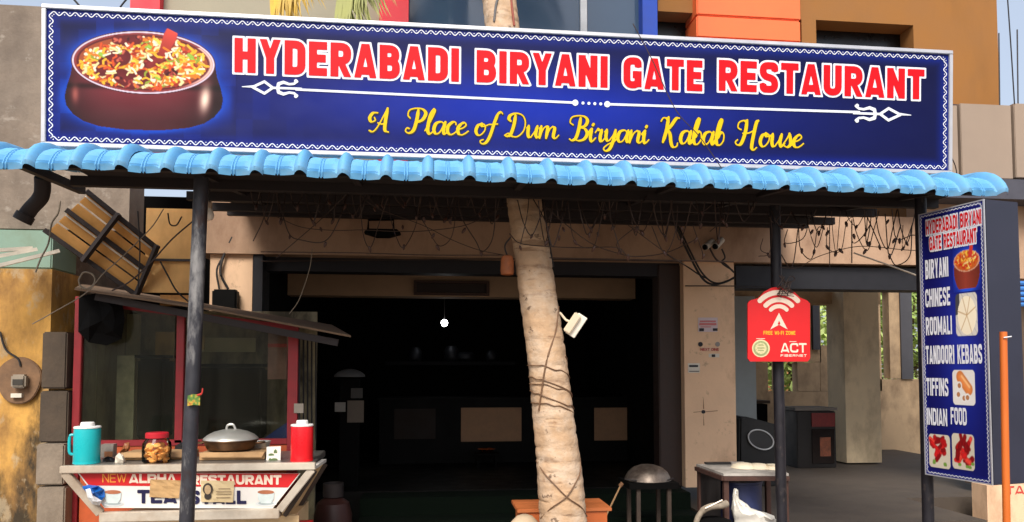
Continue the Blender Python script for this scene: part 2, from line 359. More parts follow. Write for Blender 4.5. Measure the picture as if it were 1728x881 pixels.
# right wing
wing = thing('side_wing', (6.4, 9.5, 0), 'single-storey right wing with grey beige parapet panels beside the tan wall', 'building')
m_par = M('parapet panel', (152, 134, 118), .7, var=.07, scale=1.6, bump=.05)
for a, c in ((1530, 1617), (1622, 1708), (1713, 1800), (1805, 1892)):
    part('parapet_panel', m_par, [(a, 176, c, 301)], 6.7, .12, wing, bevel=.006)
part('parapet_core', M('dark seam', (58, 50, 56), .8), [(1528, 180, 1890, 301)], 6.78, .3, wing)
part('parapet_band', M('grey band', (70, 70, 80), .7), [(1528, 302.5, 1890, 336)], 6.66, .5, wing)
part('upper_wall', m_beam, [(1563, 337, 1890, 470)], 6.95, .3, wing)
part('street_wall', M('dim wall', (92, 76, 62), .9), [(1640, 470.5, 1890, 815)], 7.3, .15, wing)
lw = part('low_wall', m_cream, [(1668, 817, 1890, 1010)], 6.6, .2, wing)
# rolled blue tarpaulin over the wing's side opening
m_bt = M('blue tarpaulin', (60, 120, 190), .5, var=.15, scale=9)
tp = thing('rolled_shutter', U(1740, 520, 6.55), 'small blue ribbed shutter at the right edge beyond the menu board', 'shutter')
for i in range(5):
    m = MB(); p = U(1712, 478+i*9, 6.55); q = U(1790, 478+i*9, 6.55); m.tube([p, q], .022, 8); build('slat', m, m_bt, tp, smooth=True)

# open hall at the back right
m_hall = M('hall wall', (192, 164, 130), .9, var=.12, scale=2.4, bump=.1, stain=[((86, 66, 50), 2, .5, .75, (1, 1, .6), .6)])
m_grey = M('grey frame', (72, 72, 78), .8, var=.15)
BY = 11.3
part('hall_back_wall', m_hall, [(1240, 440, 1384, 611), (1240, 611.5, 1297, 800), (1311, 611.5, 1321, 660), (1346, 611.5, 1384, 660), (1384.3, 440, 1405.7, 511),
     (1384.3, 583, 1405.7, 660), (1406, 440, 1486, 660), (1297.3, 660.5, 1486, 800), (1486.3, 440, 1560, 489), (1501, 489.5, 1520, 639), (1486.3, 640, 1580, 800)], BY, .18, bld)
part('window_reveal', m_grey, [(1372, 505, 1383.6, 590), (1406.4, 505, 1424, 590)], BY-.06, .05, bld)
part('grey_mullion', m_grey, [(1520.5, 489.5, 1540, 639.7)], BY-.03, .12, bld)
part('hall_pillar', M('hall pillar cream', (228, 206, 170), .85, var=.08, scale=2.5, bump=.1, stain=[((120, 92, 66), 1.8, .55, .8, (1, 1, .5), .6)]), [(1426, 489, 1485, 781)], 9.6, .45, bld)
part('partition', M('pale blue wall', (176, 186, 190), .85, var=.06), [(1238, 500, 1276, 790)], 9.8, .12, bld)
part('hall_cross_beam', m_hall, [(1240, 486, 1486, 512)], 9.9, .3, bld)
# roof rods
for k, (px, y0, lb) in enumerate(((1685.5, 56, 'thin rod standing on the parapet right at the tan wall corner'), (1716.5, 50, 'thin rod on the parapet at the right edge against the sky'))):
    m = MB(); m.tube([U(px, y0, 6.85), U(px+1.5, 178, 6.85)], .007, 6); build('steel_rod', m, M('rod', (60, 58, 60), .6), label=lb, cat='rod')

# ------------------------------------------------------------------ neighbour building at the left
m_conc = M('weathered cement render', (136, 122, 108), .9, var=.16, scale=1.8, bump=.35, stain=[((92, 80, 70), 1.5, .48, .7, (1, 1, .7), .7), ((170, 160, 148), 5, .62, .74, (1, 1, 1.4), .5)])
m_mint = M('mint paint', (126, 152, 136), .85, var=.1, scale=3, stain=[((110, 120, 100), 3, .5, .75, (1, 1, 1), .6)])
m_yel = M('mildewed yellow paint', (208, 158, 80), .9, var=.2, scale=2, bump=.3, stain=[((120, 86, 50), 1.9, .46, .68, (1, 1, .5), .8), ((40, 36, 26), 1.7, .55, .70, (1, 1, .4), .92), ((178, 160, 130), 6, .6, .72, (1, 1, .6), .6)])
nb = thing('neighbour_house', (-3.4, 6.2, 0), 'neighbouring house with grey cement top, mint band and mildewed yellow wall at left edge', 'building')
part('upper_wall', m_conc, [(-160, 9, 222, 386)], 6.1, .3, nb)
part('mint_band', m_mint, [(-160, 386.5, 88, 452)], 5.95, .4, nb, bevel=.01)
part('yellow_wall', m_yel, [(-160, 452.5, 80, 1000)], 5.9, .45, nb)
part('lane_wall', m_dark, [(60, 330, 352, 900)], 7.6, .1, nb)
b = MB(); x0, x1, z0, z1 = rect(60, 452, 79, 900, 6.0); b.box(x1-.15, x1, 6.36, 7.6, 0, 2.6); build('side_wall', b, m_conc, nb)
# canopy of the neighbour
cn = thing('tin_canopy', U(40, 440, 5.6), 'small weathered white canopy boards sticking out of the mint wall', 'canopy')
m_wb = M('weathered white board', (206, 198, 184), .7, var=.15, scale=8, bump=.2)
for (a, c) in (((-90, 470), (98, 424)), ((-90, 428), (52, 419)), ((-90, 448), (60, 421))):
    m = MB(); m.bar(U(*a, 5.35), U(*c, 5.75), .09 if a[1] == 470 else .06, .025); build('board', m, m_wb, cn)
# electricity meter
mt = thing('electricity_meter', U(36, 640, 5.9), 'oval rusty brown electricity meter mounted on the yellow wall', 'meter')
m = MB(); c = U(35, 642, 5.895); mm_ = M('rusty meter board', (122, 92, 66), .8, var=.3, scale=12, bump=.2)
m.prism([c+Vector((.155*math.cos(t)*(1+.05*math.sin(3*t)), 0, .175*math.sin(t))) for t in np.linspace(0, 2*math.pi, 28)[:-1]], (0, -.03, 0)); build('backboard', m, mm_, mt, bevel=.006)
m = MB(); m.pbox(17, 632, 42, 655, 5.80, .06); build('meter_box', m, M('meter grey', (140, 128, 112), .5), mt, bevel=.012)
m = MB(); m.pbox(21, 640, 38, 650, 5.795, .004); build('dial_window', m, M('meter dial', (58, 54, 48), .3), mt)
m = MB(); m.pbox(18, 664, 36, 671, 5.835, .03); build('seal_label', m, M('paper label', (214, 206, 190), .8), mt)
m = MB(); m.tube(curve([U(0, 560, 5.88), U(10, 590, 5.87), U(30, 605, 5.86), U(35, 618, 5.86)]), .008, 6); build('wire', m, M('black rubber', (26, 24, 24), .6), mt)
# concrete post of stacked blocks
m_blk = M('cement block', (138, 124, 108), .9, var=.15, scale=6, bump=.4, stain=[((84, 72, 60), 3, .5, .75, (1, 1, .6), .6)])
cp = thing('block_post', U(85, 880, 5.6), 'grey post of stacked cement blocks beside the tea cart', 'post')
for (a, b_, c, d) in ((60, 750, 108, 819), (60, 822, 108, 960), (66, 660, 114, 747), (70, 560, 112, 656)):
    m = MB(); m.pbox(a, b_, c, d, 5.55 if b_ > 700 else 5.62, .2); build('block', m, m_blk if b_ > 700 else M('dark brown block', (78, 66, 54), .9, var=.3, scale=5, bump=.4), cp, bevel=.01)  # the two upper blocks get a darker brown

# ================================================================== AWNING
m_tile = M('blue plastic tile', (98, 162, 206), .62, var=.09, scale=5, spec=.25, stain=[((120, 150, 170), 7, .55, .75, (1, .4, 1), .5), ((96, 88, 70), 4, .64, .78, (1, .3, 1), .6)])
m_under = M('underside shade', (34, 27, 27), .9, var=.25, scale=5)  # near-black colour stands for the shade below the blue sheets
m_rust = M('rusty dark steel', (36, 28, 28), .7, var=.35, scale=14, bump=.2)
AX0, PER, NT = -2.78, .2337, 27
AX1 = AX0+PER*NT
awn = thing('tiled_awning', (.6, 4.2, 2.7), 'sky blue plastic tile awning running under the long restaurant signboard', 'awning')
def awn_line(t):                                         # profile along Y: bull-nosed lip, then an almost flat sheet
    pts = [(4.14, 2.685), (4.155, 2.715), (4.185, 2.75), (4.225, 2.78), (4.28, 2.805), (4.36, 2.825), (4.5, 2.84), (4.98, 2.87)]
    return pts
def across(u):                                           # height over one period: wide pan, rounded ridge
    if u < .70: return .010*math.cos((u/.70-.5)*math.pi)*-1
    return .040*max(0.0, math.sin((u-.70)/.30*math.pi))**.8
us = [0, .1, .2, .27, .285, .30, .315, .335, .35, .365, .38, .48, .58, .66, .70, .73, .77, .81, .85, .89, .93, .97, 1.0]
prof = awn_line(0); mb = MB(); rows = []
# subdivide the profile and press fine cross ribs into the pan
fine = []
for i in range(len(prof)-1):
    (y0, z0), (y1, z1) = prof[i], prof[i+1]; n = 4 if i < 6 else 6
    for k in range(n): t = k/n; fine.append((y0+(y1-y0)*t, z0+(z1-z0)*t))
fine.append(prof[-1]); vs = []; cum = 0
for j, (y, z) in enumerate(fine):
    if j: cum += math.hypot(y-fine[j-1][0], z-fine[j-1][1])
    a, b = fine[max(j-1, 0)], fine[min(j+1, len(fine)-1)]; l = math.hypot(b[0]-a[0], b[1]-a[1]); ny, nz = -(b[1]-a[1])/l, (b[0]-a[0])/l
    for u in us:
        h = across(u)
        if .28 < u < .315 or .335 < u < .37: h += .012
        elif .06 < u < .62 and j % 2 == 1: h += .011
        vs.append((u*PER, y+ny*h, z+nz*h))
nu = len(us); fs = [(j*nu+i, j*nu+i+1, (j+1)*nu+i+1, (j+1)*nu+i) for j in range(len(fine)-1) for i in range(nu-1)]
mb.add(vs, fs)
# turned-down front edge of the sheet with the scalloped outline
n0 = len(mb.v); lip = [(v[0], v[1]+.006, v[2]-.022) for v in mb.v[:nu]]
mb.add(lip, []); mb.f += [(i, i+1, n0+i+1, n0+i)[::-1] for i in range(nu-1)]; mb.mi += [0]*(nu-1)
def raw_mesh(name, mb_, mat, smooth=True):
    me = bpy.data.meshes.new(name); me.from_pydata(mb_.v, [], mb_.f); me.materials.append(mat)
    me.polygons.foreach_set('use_smooth', [smooth]*len(me.polygons))
    try: me.set_sharp_from_angle(angle=R(35))
    except Exception: pass
    return me
tile_me = raw_mesh('roof_tile', mb, m_tile)
base = WL[awn.name]
for i in range(NT):
    o = new_obj('roof_tile', tile_me, awn); o.location = Vector((AX0+i*PER, random.uniform(-.009, .009), random.uniform(-.003, .003)+(.006 if i % 4 == 0 else 0)))-base
    o.scale = (1.004, 1, 1)
mb = MB(); xs_ = [(-1.72+PER*(i+u)) for i in range(int((AX1+1.72)/PER)) for u in (0, .35, .7, .78, .85, .92)]
mb.add([(x, y, z+across(((x+1.72)/PER) % 1)) for (y, z) in ((4.98, 2.864), (7.02, 3.15)) for x in xs_], [(i, i+1, len(xs_)+i+1, len(xs_)+i) for i in range(len(xs_)-1)])
build('rear_roof_sheet', mb, m_tile, awn, fixn=False)  # cut short at the left, gap shaped to let sun onto the partition
m = MB(); m.box(-2.05, AX1-.05, 4.26, 4.97, 2.765, 2.775); build('shade_board', m, m_under, awn)  # added dark layer hiding the blue tile undersides, shade put into its colour
m = MB(); m.add([(-1.7, 4.97, 2.83), (AX1-.05, 4.97, 2.83), (AX1-.05, 6.93, 3.08), (-1.7, 6.93, 3.08)], [(0, 1, 2, 3)]); m.add([(-1.7, 4.97, 2.84), (AX1-.05, 4.97, 2.84), (AX1-.05, 6.93, 3.09), (-1.7, 6.93, 3.09)], [(0, 3, 2, 1)]); build('shade_board', m, m_under, awn)
for y, z in ((4.30, 2.765), (4.70, 2.765), (5.4, 2.85), (6.0, 2.905), (6.45, 2.96)):
    m = MB(); m.box(-2.15 if y < 5 else -1.7, AX1-.06, y-.025, y+.025, z-.06, z); build('purlin', m, m_rust, awn)
for px, l in ((62, 0), (345, 1), (600, 1), (880, 1), (1130, 1), (1308, 1), (1556, 1)):
    x = U(px, 330, 4.45).x; m = MB(); m.bar((x, 4.24, 2.72), (x, 6.95 if l else 5.0, 3.03 if l else 2.75), .04, .05); build('rafter', m, m_rust, awn)
# poles
m_pole = M('grey painted pipe', (56, 56, 62), .5, metal=.3, var=.25, scale=9, stain=[((150, 148, 146), 3, .55, .66, (1, 1, .35), .7), ((58, 36, 28), 7, .6, .75, (1, 1, .5), .8)], bump=.1)
m_dpole = M('dark pipe', (36, 34, 40), .5, metal=.3, var=.35, scale=9, stain=[((96, 84, 78), 9, .62, .75, (1, 1, .5), .7)])
def pole(name, a, b, r, mat, label, cap=True):
    t = thing(name, (b.x, b.y, 0), label, 'pole'); d = (b-a); k = (0-a.z)/d.z; base_ = a+d*k
    m = MB(); m.tube([base_, a], r, 16); build('pipe', m, mat, t, smooth=True)
    m = MB(); m.box(base_.x-.1, base_.x+.1, base_.y-.1, base_.y+.1, 0, .012); build('base_plate', m, m_rust, t); return t
pole('awning_pole', U(340, 300, 4.42), U(316, 860, 4.42), .041, m_pole, 'grey awning pole standing in front of the tea cart')
pole('awning_pole', U(1307, 335, 4.85), U(1317, 780, 4.85), .036, m_dpole, 'dark awning pole behind the red wi-fi sign')
pole('awning_pole', U(1553, 335, 4.52), U(1566, 860, 4.52), .036, m_dpole, 'dark awning pole at the back edge of the menu board')
# sachet tied to the pole
t = thing('snack_sachet', U(327, 676, 4.36), 'small green snack sachet tied to the grey awning pole', 'sachet')
c = U(327, 676, 4.365); m = MB(); m.add([c+Vector((dx*.0034, dy*.002, -dz*.0034)) for dx, dy, dz in ((-10, 0, -8), (0, -5, -11), (10, 0, -9), (10, 0, 8), (0, -6, 7), (-10, 0, 9))], [(0, 1, 4, 5), (1, 2, 3, 4)])
build('packet', m, M('green foil', (92, 128, 56), .35, var=.5, scale=40, stain=[((196, 160, 60), 30, .55, .65, (1, 1, 1), .9), ((170, 60, 40), 22, .62, .7, (1, 1, 1), .9)]), t)
m = MB(); m.tube(curve([c+Vector((.02, 0, .03)), c+Vector((.045, -.01, .04)), c+Vector((.05, -.01, .07))]), [.006]*6+[.004]*7, 6); build('tie', m, M('red tie', (190, 50, 40), .6), t)

# ================================================================== LONG SIGNBOARD
SY, STILT, SX0, SW, SZ0, SH = 4.80, .0494, -2.3816, 6.0506, 2.9724, .8755
su = Vector((1, 0, 0)); sv = Vector((0, -math.sin(STILT), math.cos(STILT))); sn = su.cross(sv)   # sn points to the street
S0 = Vector((SX0, SY, SZ0))
def SP(u, v, h=0): return S0+su*u+sv*v+sn*h
def SUV(px, py):
    d = FW + RT*((px-864)/F) + UP*((CY-py)/F); o = Vector((0, 0, EYE))
    p = o+d*((S0-o).dot(sn)/d.dot(sn)); q = p-S0; return q.dot(su), q.dot(sv)
sign = thing('restaurant_signboard', S0+su*SW/2, 'long navy blue signboard with red HYDERABADI BIRYANI GATE RESTAURANT lettering above the awning', 'signboard')
m_alu = M('silver edging', (196, 196, 200), .4, metal=.5, var=.08, scale=5)
m = MB(); ps = [SP(u, v, h) for h in (-.07, -.012) for (u, v) in ((.01, .01), (SW-.01, .01), (SW-.01, SH-.01), (.01, SH-.01))]
m.add(ps, [(0, 3, 2, 1), (4, 5, 6, 7), (0, 1, 5, 4), (1, 2, 6, 5), (2, 3, 7, 6), (3, 0, 4, 7)]); build('backing_box', m, m_alu, sign)
fw = .026
for (a, b) in (((0, fw/2), (SW, fw/2)), ((0, SH-fw/2), (SW, SH-fw/2)), ((fw/2, fw), (fw/2, SH-fw)), ((SW-fw/2, fw), (SW-fw/2, SH-fw))):
    m = MB(); p, q = SP(*a, -.03), SP(*b, -.03); m.bar(p, q, fw if a[0] == b[0] else .075, .075 if a[0] == b[0] else fw, up=(0, 0, 1)); build('edge_rail', m, m_alu, sign, bevel=.003)
m_print = MV('flex print', .42, .2)
def color_mesh(name, V3, F3, C, mat, parent, label=None, org=None):
    base = WL[parent.name]; me = bpy.data.meshes.new(name); me.from_pydata([tuple(Vector(v)-base) for v in V3], [], F3); me.materials.append(mat)
    at = me.color_attributes.new('Col', 'FLOAT_COLOR', 'POINT'); A = np.ones((len(V3), 4)); A[:, :3] = C; at.data.foreach_set('color', A.ravel().astype(np.float32))
    o = new_obj(name, me, parent); WL[o.name] = base
    if label: o['label'] = label
    return o
def linA(C): C = np.clip(np.asarray(C, float)/255, 0, 1); return np.where(C <= .04045, C/12.92, ((C+.055)/1.055)**2.4)
def grid_print(name, us, vs, mapf, colf, mat, parent, label=None):
    X, Y = np.meshgrid(us, vs); nx = len(us); V3 = [mapf(x, y) for x, y in zip(X.ravel(), Y.ravel())]
    Fq = [(j*nx+i, j*nx+i+1, (j+1)*nx+i+1, (j+1)*nx+i) for j in range(len(vs)-1) for i in range(nx-1)]
    return color_mesh(name, V3, Fq, linA(colf(X, Y).reshape(-1, 3)), mat, parent, label)
def sm(a, b, x): t = np.clip((x-a)/(b-a), 0, 1); return t*t*(3-2*t)
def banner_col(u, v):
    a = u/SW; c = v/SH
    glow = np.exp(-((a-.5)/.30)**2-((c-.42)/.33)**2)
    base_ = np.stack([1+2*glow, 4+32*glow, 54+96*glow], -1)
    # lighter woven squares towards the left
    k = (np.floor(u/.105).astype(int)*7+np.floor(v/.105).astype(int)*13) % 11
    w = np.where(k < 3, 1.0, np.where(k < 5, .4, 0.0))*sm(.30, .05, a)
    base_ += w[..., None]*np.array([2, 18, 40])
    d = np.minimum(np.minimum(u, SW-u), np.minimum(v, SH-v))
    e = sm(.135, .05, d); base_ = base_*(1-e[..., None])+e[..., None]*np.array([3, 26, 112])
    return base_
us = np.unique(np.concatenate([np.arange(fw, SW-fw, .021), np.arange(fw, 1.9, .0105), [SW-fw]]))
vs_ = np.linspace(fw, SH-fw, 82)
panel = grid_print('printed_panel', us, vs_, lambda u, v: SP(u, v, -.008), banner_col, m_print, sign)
# wavy border
def border_obj(parent, mapf, W, H, inset, per, amp, st, mat, h, dot):
    m = MB()
    for (ax, L_, cons) in ((0, W-2*inset, inset), (0, W-2*inset, H-inset), (1, H-2*inset, inset), (1, H-2*inset, W-inset)):
        n = round(L_/per); p = L_/n; k = 12; pts = []
        for i in range(n*k+1):
            t = i/k*p; w = amp*math.sin(2*math.pi*i/k); dw = amp*2*math.pi/p*math.cos(2*math.pi*i/k); l = math.hypot(1, dw)
            for s_ in (-1, 1):
                a = inset+t-s_*dw/l*st/2; b = cons+w+s_*st/2/l
                pts.append(mapf(a, b, h) if ax == 0 else mapf(b, a, h))
        m.add(pts, [((2*i, 2*i+2, 2*i+3, 2*i+1) if ax == 0 else (2*i+1, 2*i+3, 2*i+2, 2*i)) for i in range(n*k)])
        for i in range(n):
            for ph, sg in ((.25, -1), (.75, 1)):
                ca, cb = inset+(i+ph)*p, cons+sg*amp*.55
                ring = [(ca+dot*math.cos(q), cb+dot*math.sin(q)) for q in np.linspace(0, 2*math.pi, 7)[:-1]]
                m.add([mapf(a, b, h+.0004) if ax == 0 else mapf(b, a, h+.0004) for a, b in ring], [tuple(range(6)) if ax == 0 else tuple(range(6))[::-1]])
    return build('wavy_border', m, mat, parent, fixn=False)
m_white = M('white print', (222, 224, 232), .4, var=.02, spec=.2); m_redp = M('red print', (206, 8, 22), .4, var=.03, spec=.2)
m_yelp = M('yellow print', (226, 184, 14), .4, var=.03, spec=.2); m_navyp = M('navy print', (16, 16, 60), .4, var=.03, spec=.2)
border_obj(panel, SP, SW, SH, .052, .0625, .0115, .0062, m_white, -.005, .0038)
# title, word by word
for wd, (x0, x1, yt, yb) in {'HYDERABADI': (395, 775, 72, 130), 'BIRYANI': (804, 1026, 89, 143.5), 'GATE': (1052, 1186, 98.5, 151.5), 'RESTAURANT': (1213, 1561, 108.5, 160.5)}.items():
    # yt, yb: top and bottom of the letters at the middle of the word
    a = SUV(x0, (yt+yb)/2)[0]; b = SUV(x1, (yt+yb)/2)[0]; t = SUV((x0+x1)/2, yt)[1]; q = SUV((x0+x1)/2, yb)[1]
    hgt = t-q; D, gx, gy = text_sdf(wd, b-a, hgt, .24, .085, .0042, .03)
    V2, F2 = iso_mesh(D-.0125, gx, gy); print_obj('lettering_outline', V2, F2, lambda x, y: SP(a+x, q+y, -.0055), m_white, panel)
    V2, F2 = iso_mesh(D+.001, gx, gy); print_obj('red_lettering', V2, F2, lambda x, y: SP(a+x, q+y, -.0035), m_redp, panel)
# divider with spear ends
def px_sdf_print(name, x0, y0, x1, y1, step, fn, mat, h, parent=panel, pm=None):
    gx = np.arange(x0, x1, step); gy = np.arange(y0, y1, step); X, Y = np.meshgrid(gx, gy); D = fn(X, Y)
    V2, F2 = iso_mesh(D, gx, gy); F2 = [f[::-1] for f in F2]
    return print_obj(name, V2, F2, pm or (lambda x, y: SP(*SUV(x, y), h)), mat, parent)
def circ(X, Y, cx, cy, r): return np.hypot(X-cx, Y-cy)-r
def spear(X, Y, x, y, s_, sl=.035):
    f = lambda pts: [(x+s_*a, y+b+a*s_*sl) for a, b in pts]
    d = np.minimum(sd_poly(X, Y, f([(0, 0), (18, -1)]), [.6, 2.0], False), 9)
    d = np.minimum(d, sd_poly(X, Y, f([(18, 0), (38, -10), (52, 0), (38, 10), (18, 0)]), 2.2, False))
    d = np.minimum(d, sd_poly(X, Y, f([(52, 0), (100, 0)]), 1.9, False))
    for q in (-1, 1):
        d = np.minimum(d, sd_poly(X, Y, f([(60, 0), (62, 7*q), (70, 10*q), (80, 7*q), (88, 8*q), (93, 12*q)]), [2.4, 3, 2.6, 2.0, 2.0, 2.2], False))
        d = np.minimum(d, circ(X, Y, f([(91, 13*q)])[0][0], f([(91, 13*q)])[0][1], 3))
    return d
px_sdf_print('spear_ornament', 404, 128, 512, 172, .8, lambda X, Y: spear(X, Y, 408, 146, 1), m_white, -.004)
px_sdf_print('spear_ornament', 1440, 170, 1545, 212, .8, lambda X, Y: spear(X, Y, 1538, 194, -1), m_white, -.004)
def ln(X, Y):
    d = np.minimum(sd_poly(X, Y, [(498, 150.5), (971, 173)], 2.0), sd_poly(X, Y, [(1025, 175.5), (1452, 189)], 2.0))
    for cx, cy, r in ((971, 173, 5.2), (1025, 175.5, 5.2), (984, 173.6, 2.6), (994, 174.1, 2.6), (1004, 174.6, 2.6), (1014, 175, 2.6)): d = np.minimum(d, circ(X, Y, cx, cy, r))
    return d
px_sdf_print('divider_line', 490, 140, 1460, 200, 1.0, ln, m_white, -.0044)

# script line: pen strokes, thick on the way down, thin on the way up
SG = {
 'A': (.95, [[(.30, .80), (.12, .78), (.02, .58), (.10, .42), (.24, .48), (.20, .60)], [(.06, .06), (.22, .02), (.40, .30), (.66, 1.0)], [(.66, 1.0), (.64, .5), (.66, .10), (.80, .02)], [(.36, .38), (.52, .34), (.68, .40)]]),
 'P': (.80, [[(.12, .60), (.02, .72), (.06, .92), (.30, 1.0), (.58, .98), (.74, .82), (.66, .58), (.46, .46), (.38, .52)], [(.42, .94), (.40, .5), (.32, .12), (.14, .0), (.0, .08), (.04, .20), (.14, .18)]]),
 'D': (1.0, [[(.42, .92), (.40, .5), (.30, .1), (.14, .02), (.04, .06)], [(.04, .06), (.2, .14), (.4, .02), (.66, .04), (.88, .3), (.90, .66), (.74, .92), (.46, 1.0), (.2, .92), (.14, .76), (.24, .66)]]),
 'B': (.92, [[(.16, .64), (.02, .74), (.06, .94), (.30, 1.02), (.62, 1.0), (.78, .84), (.70, .62), (.46, .54), (.70, .50), (.84, .30), (.74, .08), (.5, .0), (.28, .06)], [(.46, .94), (.44, .5), (.36, .12), (.2, .0), (.08, .06)]]),
 'K': (.98, [[(.04, .84), (.12, .96), (.26, .96), (.34, .90)], [(.36, 1.0), (.34, .5), (.24, .04)], [(.86, .98), (.72, .96), (.54, .70), (.38, .52)], [(.38, .52), (.52, .36), (.62, .02), (.74, -.14), (.90, -.10), (.92, .02)]]),
 'H': (1.05, [[(.20, .62), (.06, .70), (.08, .90), (.28, .98), (.40, .92)], [(.42, 1.0), (.40, .5), (.28, .08), (.12, .02), (.02, .12), (.10, .22)], [(.30, .48), (.56, .50), (.80, .62)], [(.92, 1.0), (.84, .9), (.78, .4), (.76, -.04), (.86, -.16), (.98, -.06)]]),
 'a': (.56, [[(.46, .42), (.32, .50), (.12, .42), (.06, .18), (.16, .01), (.32, .08), (.46, .40)], [(.50, .50), (.46, .22), (.50, .03), (.58, .04), (.66, .14)]]),
 'b': (.50, [[(.0, .10), (.2, .5), (.30, .94), (.22, 1.0)], [(.22, 1.0), (.14, .70), (.10, .28), (.16, .04), (.30, .0), (.44, .16), (.44, .38), (.34, .50), (.22, .42), (.16, .26)]]),
 'c': (.44, [[(.40, .40), (.36, .50), (.24, .50), (.08, .34), (.08, .12), (.20, .0), (.34, .04), (.48, .16)]]),
 'e': (.46, [[(.08, .22), (.26, .28), (.38, .40), (.30, .50), (.18, .46)], [(.18, .46), (.06, .28), (.10, .06), (.24, .0), (.38, .06), (.50, .16)]]),
 'l': (.30, [[(.0, .12), (.18, .5), (.32, .92), (.26, 1.0)], [(.26, 1.0), (.14, .7), (.10, .2), (.18, .0), (.28, .04), (.36, .14)]]),
 'o': (.50, [[(.28, .50), (.12, .42), (.06, .18), (.16, .0), (.30, .02), (.44, .22), (.42, .44), (.28, .50), (.30, .40), (.42, .40), (.54, .46)]]),
 'f': (.42, [[(.62, .98), (.54, 1.06), (.42, .98)], [(.42, .98), (.32, .6), (.20, .0), (.06, -.32), (-.12, -.38), (-.20, -.26), (-.08, -.20)], [(.08, .48), (.28, .50), (.46, .52)]]),
 'u': (.58, [[(.0, .40), (.08, .50)], [(.08, .50), (.08, .2), (.14, .02), (.24, .02)], [(.24, .02), (.40, .28), (.48, .50)], [(.48, .50), (.44, .2), (.50, .02), (.58, .04), (.66, .14)]]),
 'm': (.86, [[(.0, .40), (.08, .50)], [(.08, .50), (.06, .0)], [(.06, .02), (.18, .38), (.30, .50)], [(.30, .50), (.38, .44), (.36, .0)], [(.36, .02), (.48, .38), (.60, .50)], [(.60, .50), (.70, .42), (.68, .1), (.76, .0), (.84, .04), (.92, .14)]]),
 'n': (.60, [[(.0, .40), (.08, .50)], [(.08, .50), (.06, .0)], [(.06, .02), (.20, .38), (.34, .50)], [(.34, .50), (.44, .42), (.42, .1), (.50, .0), (.58, .04), (.66, .14)]]),
 'i': (.28, [[(.0, .36), (.10, .50)], [(.10, .50), (.08, .18), (.14, .0), (.22, .02), (.32, .14)], [(.15, .70), (.13, .66)]]),
 'r': (.42, [[(.0, .36), (.10, .52)], [(.10, .52), (.16, .46), (.28, .48)], [(.28, .48), (.24, .2), (.28, .02), (.36, .02), (.46, .14)]]),
 'y': (.56, [[(.0, .40), (.08, .50)], [(.08, .50), (.08, .2), (.16, .04), (.26, .06)], [(.26, .06), (.40, .28), (.48, .50)], [(.48, .50), (.44, .1), (.32, -.28), (.14, -.38), (.04, -.28), (.2, -.12), (.44, .0), (.58, .12)]]),
 's': (.42, [[(.0, .08), (.16, .34), (.24, .54)], [(.24, .54), (.32, .30), (.34, .10), (.22, .0), (.08, .04)], [(.30, .03), (.42, .10), (.46, .14)]]),
}
def script_sdf(word, width, height, res):
    adv = [SG[c][0] for c in word]; tot = sum(adv); shear = .22
    sx = width/(tot+shear*.25)/height
    pad = .5*height; xs = np.arange(-pad, width+pad, res); ys = np.arange(-.5*height, 1.15*height, res); D = np.full((len(ys), len(xs)), 9.0)
    x = 0; r1, r0 = .052*height*1.15, .013*height*1.5
    for ch, ad in zip(word, adv):
        for st in SG[ch][1]:
            pts = [((x+a*1.0)*sx*height+shear*b*height*.55, b*height) for a, b in st]
            C = [(p.x, p.y) for p in curve([(a, b, 0) for a, b in pts], 8)]; rr = []
            for i in range(len(C)):
                a, b = C[max(i-1, 0)], C[min(i+1, len(C)-1)]; dx, dy = b[0]-a[0], b[1]-a[1]; l = math.hypot(dx, dy) or 1
                dn = max(0, (-dy-.15*dx)/l); tp = min(1, min(i, len(C)-1-i)/4+.35); rr.append(r0+(r1-r0)*dn**1.2*tp)
            if ch == 'i' and len(st) == 2: rr = [r1*.8]*len(C)
            bx0 = min(c[0] for c in C)-r1*3; bx1 = max(c[0] for c in C)+r1*3; i0 = max(0, int((bx0+pad)/res)); i1 = min(len(xs), int((bx1+pad)/res)+2)
            X, Y = np.meshgrid(xs[i0:i1], ys); D[:, i0:i1] = np.minimum(D[:, i0:i1], sd_poly(X, Y, C, rr, False))
        x += ad
    return D, xs, ys
for wd, (x0, x1, yt, yb) in {'A': (620, 664, 182, 223), 'Place': (684, 790, 184, 226), 'of': (800, 838, 190, 228), 'Dum': (850, 942, 192, 232), 'Biryani': (958, 1095, 198, 239), 'Kabab': (1110, 1224, 199, 243), 'House': (1240, 1356, 204, 247)}.items():
    a = SUV(x0, (yt+yb)/2)[0]; b = SUV(x1, (yt+yb)/2)[0]; t = SUV((x0+x1)/2, yt)[1]; q = SUV((x0+x1)/2, yb)[1]
    D, gx, gy = script_sdf(wd, b-a, t-q, .0026)
    V2, F2 = iso_mesh(D-.0062, gx, gy); print_obj('script_shadow', V2, F2, lambda x, y: SP(a+x+.002, q+y-.003, -.0052), M('dark print', (8, 8, 34), .5), panel)
    V2, F2 = iso_mesh(D-.0012, gx, gy); print_obj('yellow_script', V2, F2, lambda x, y: SP(a+x, q+y, -.003), m_yelp, panel)

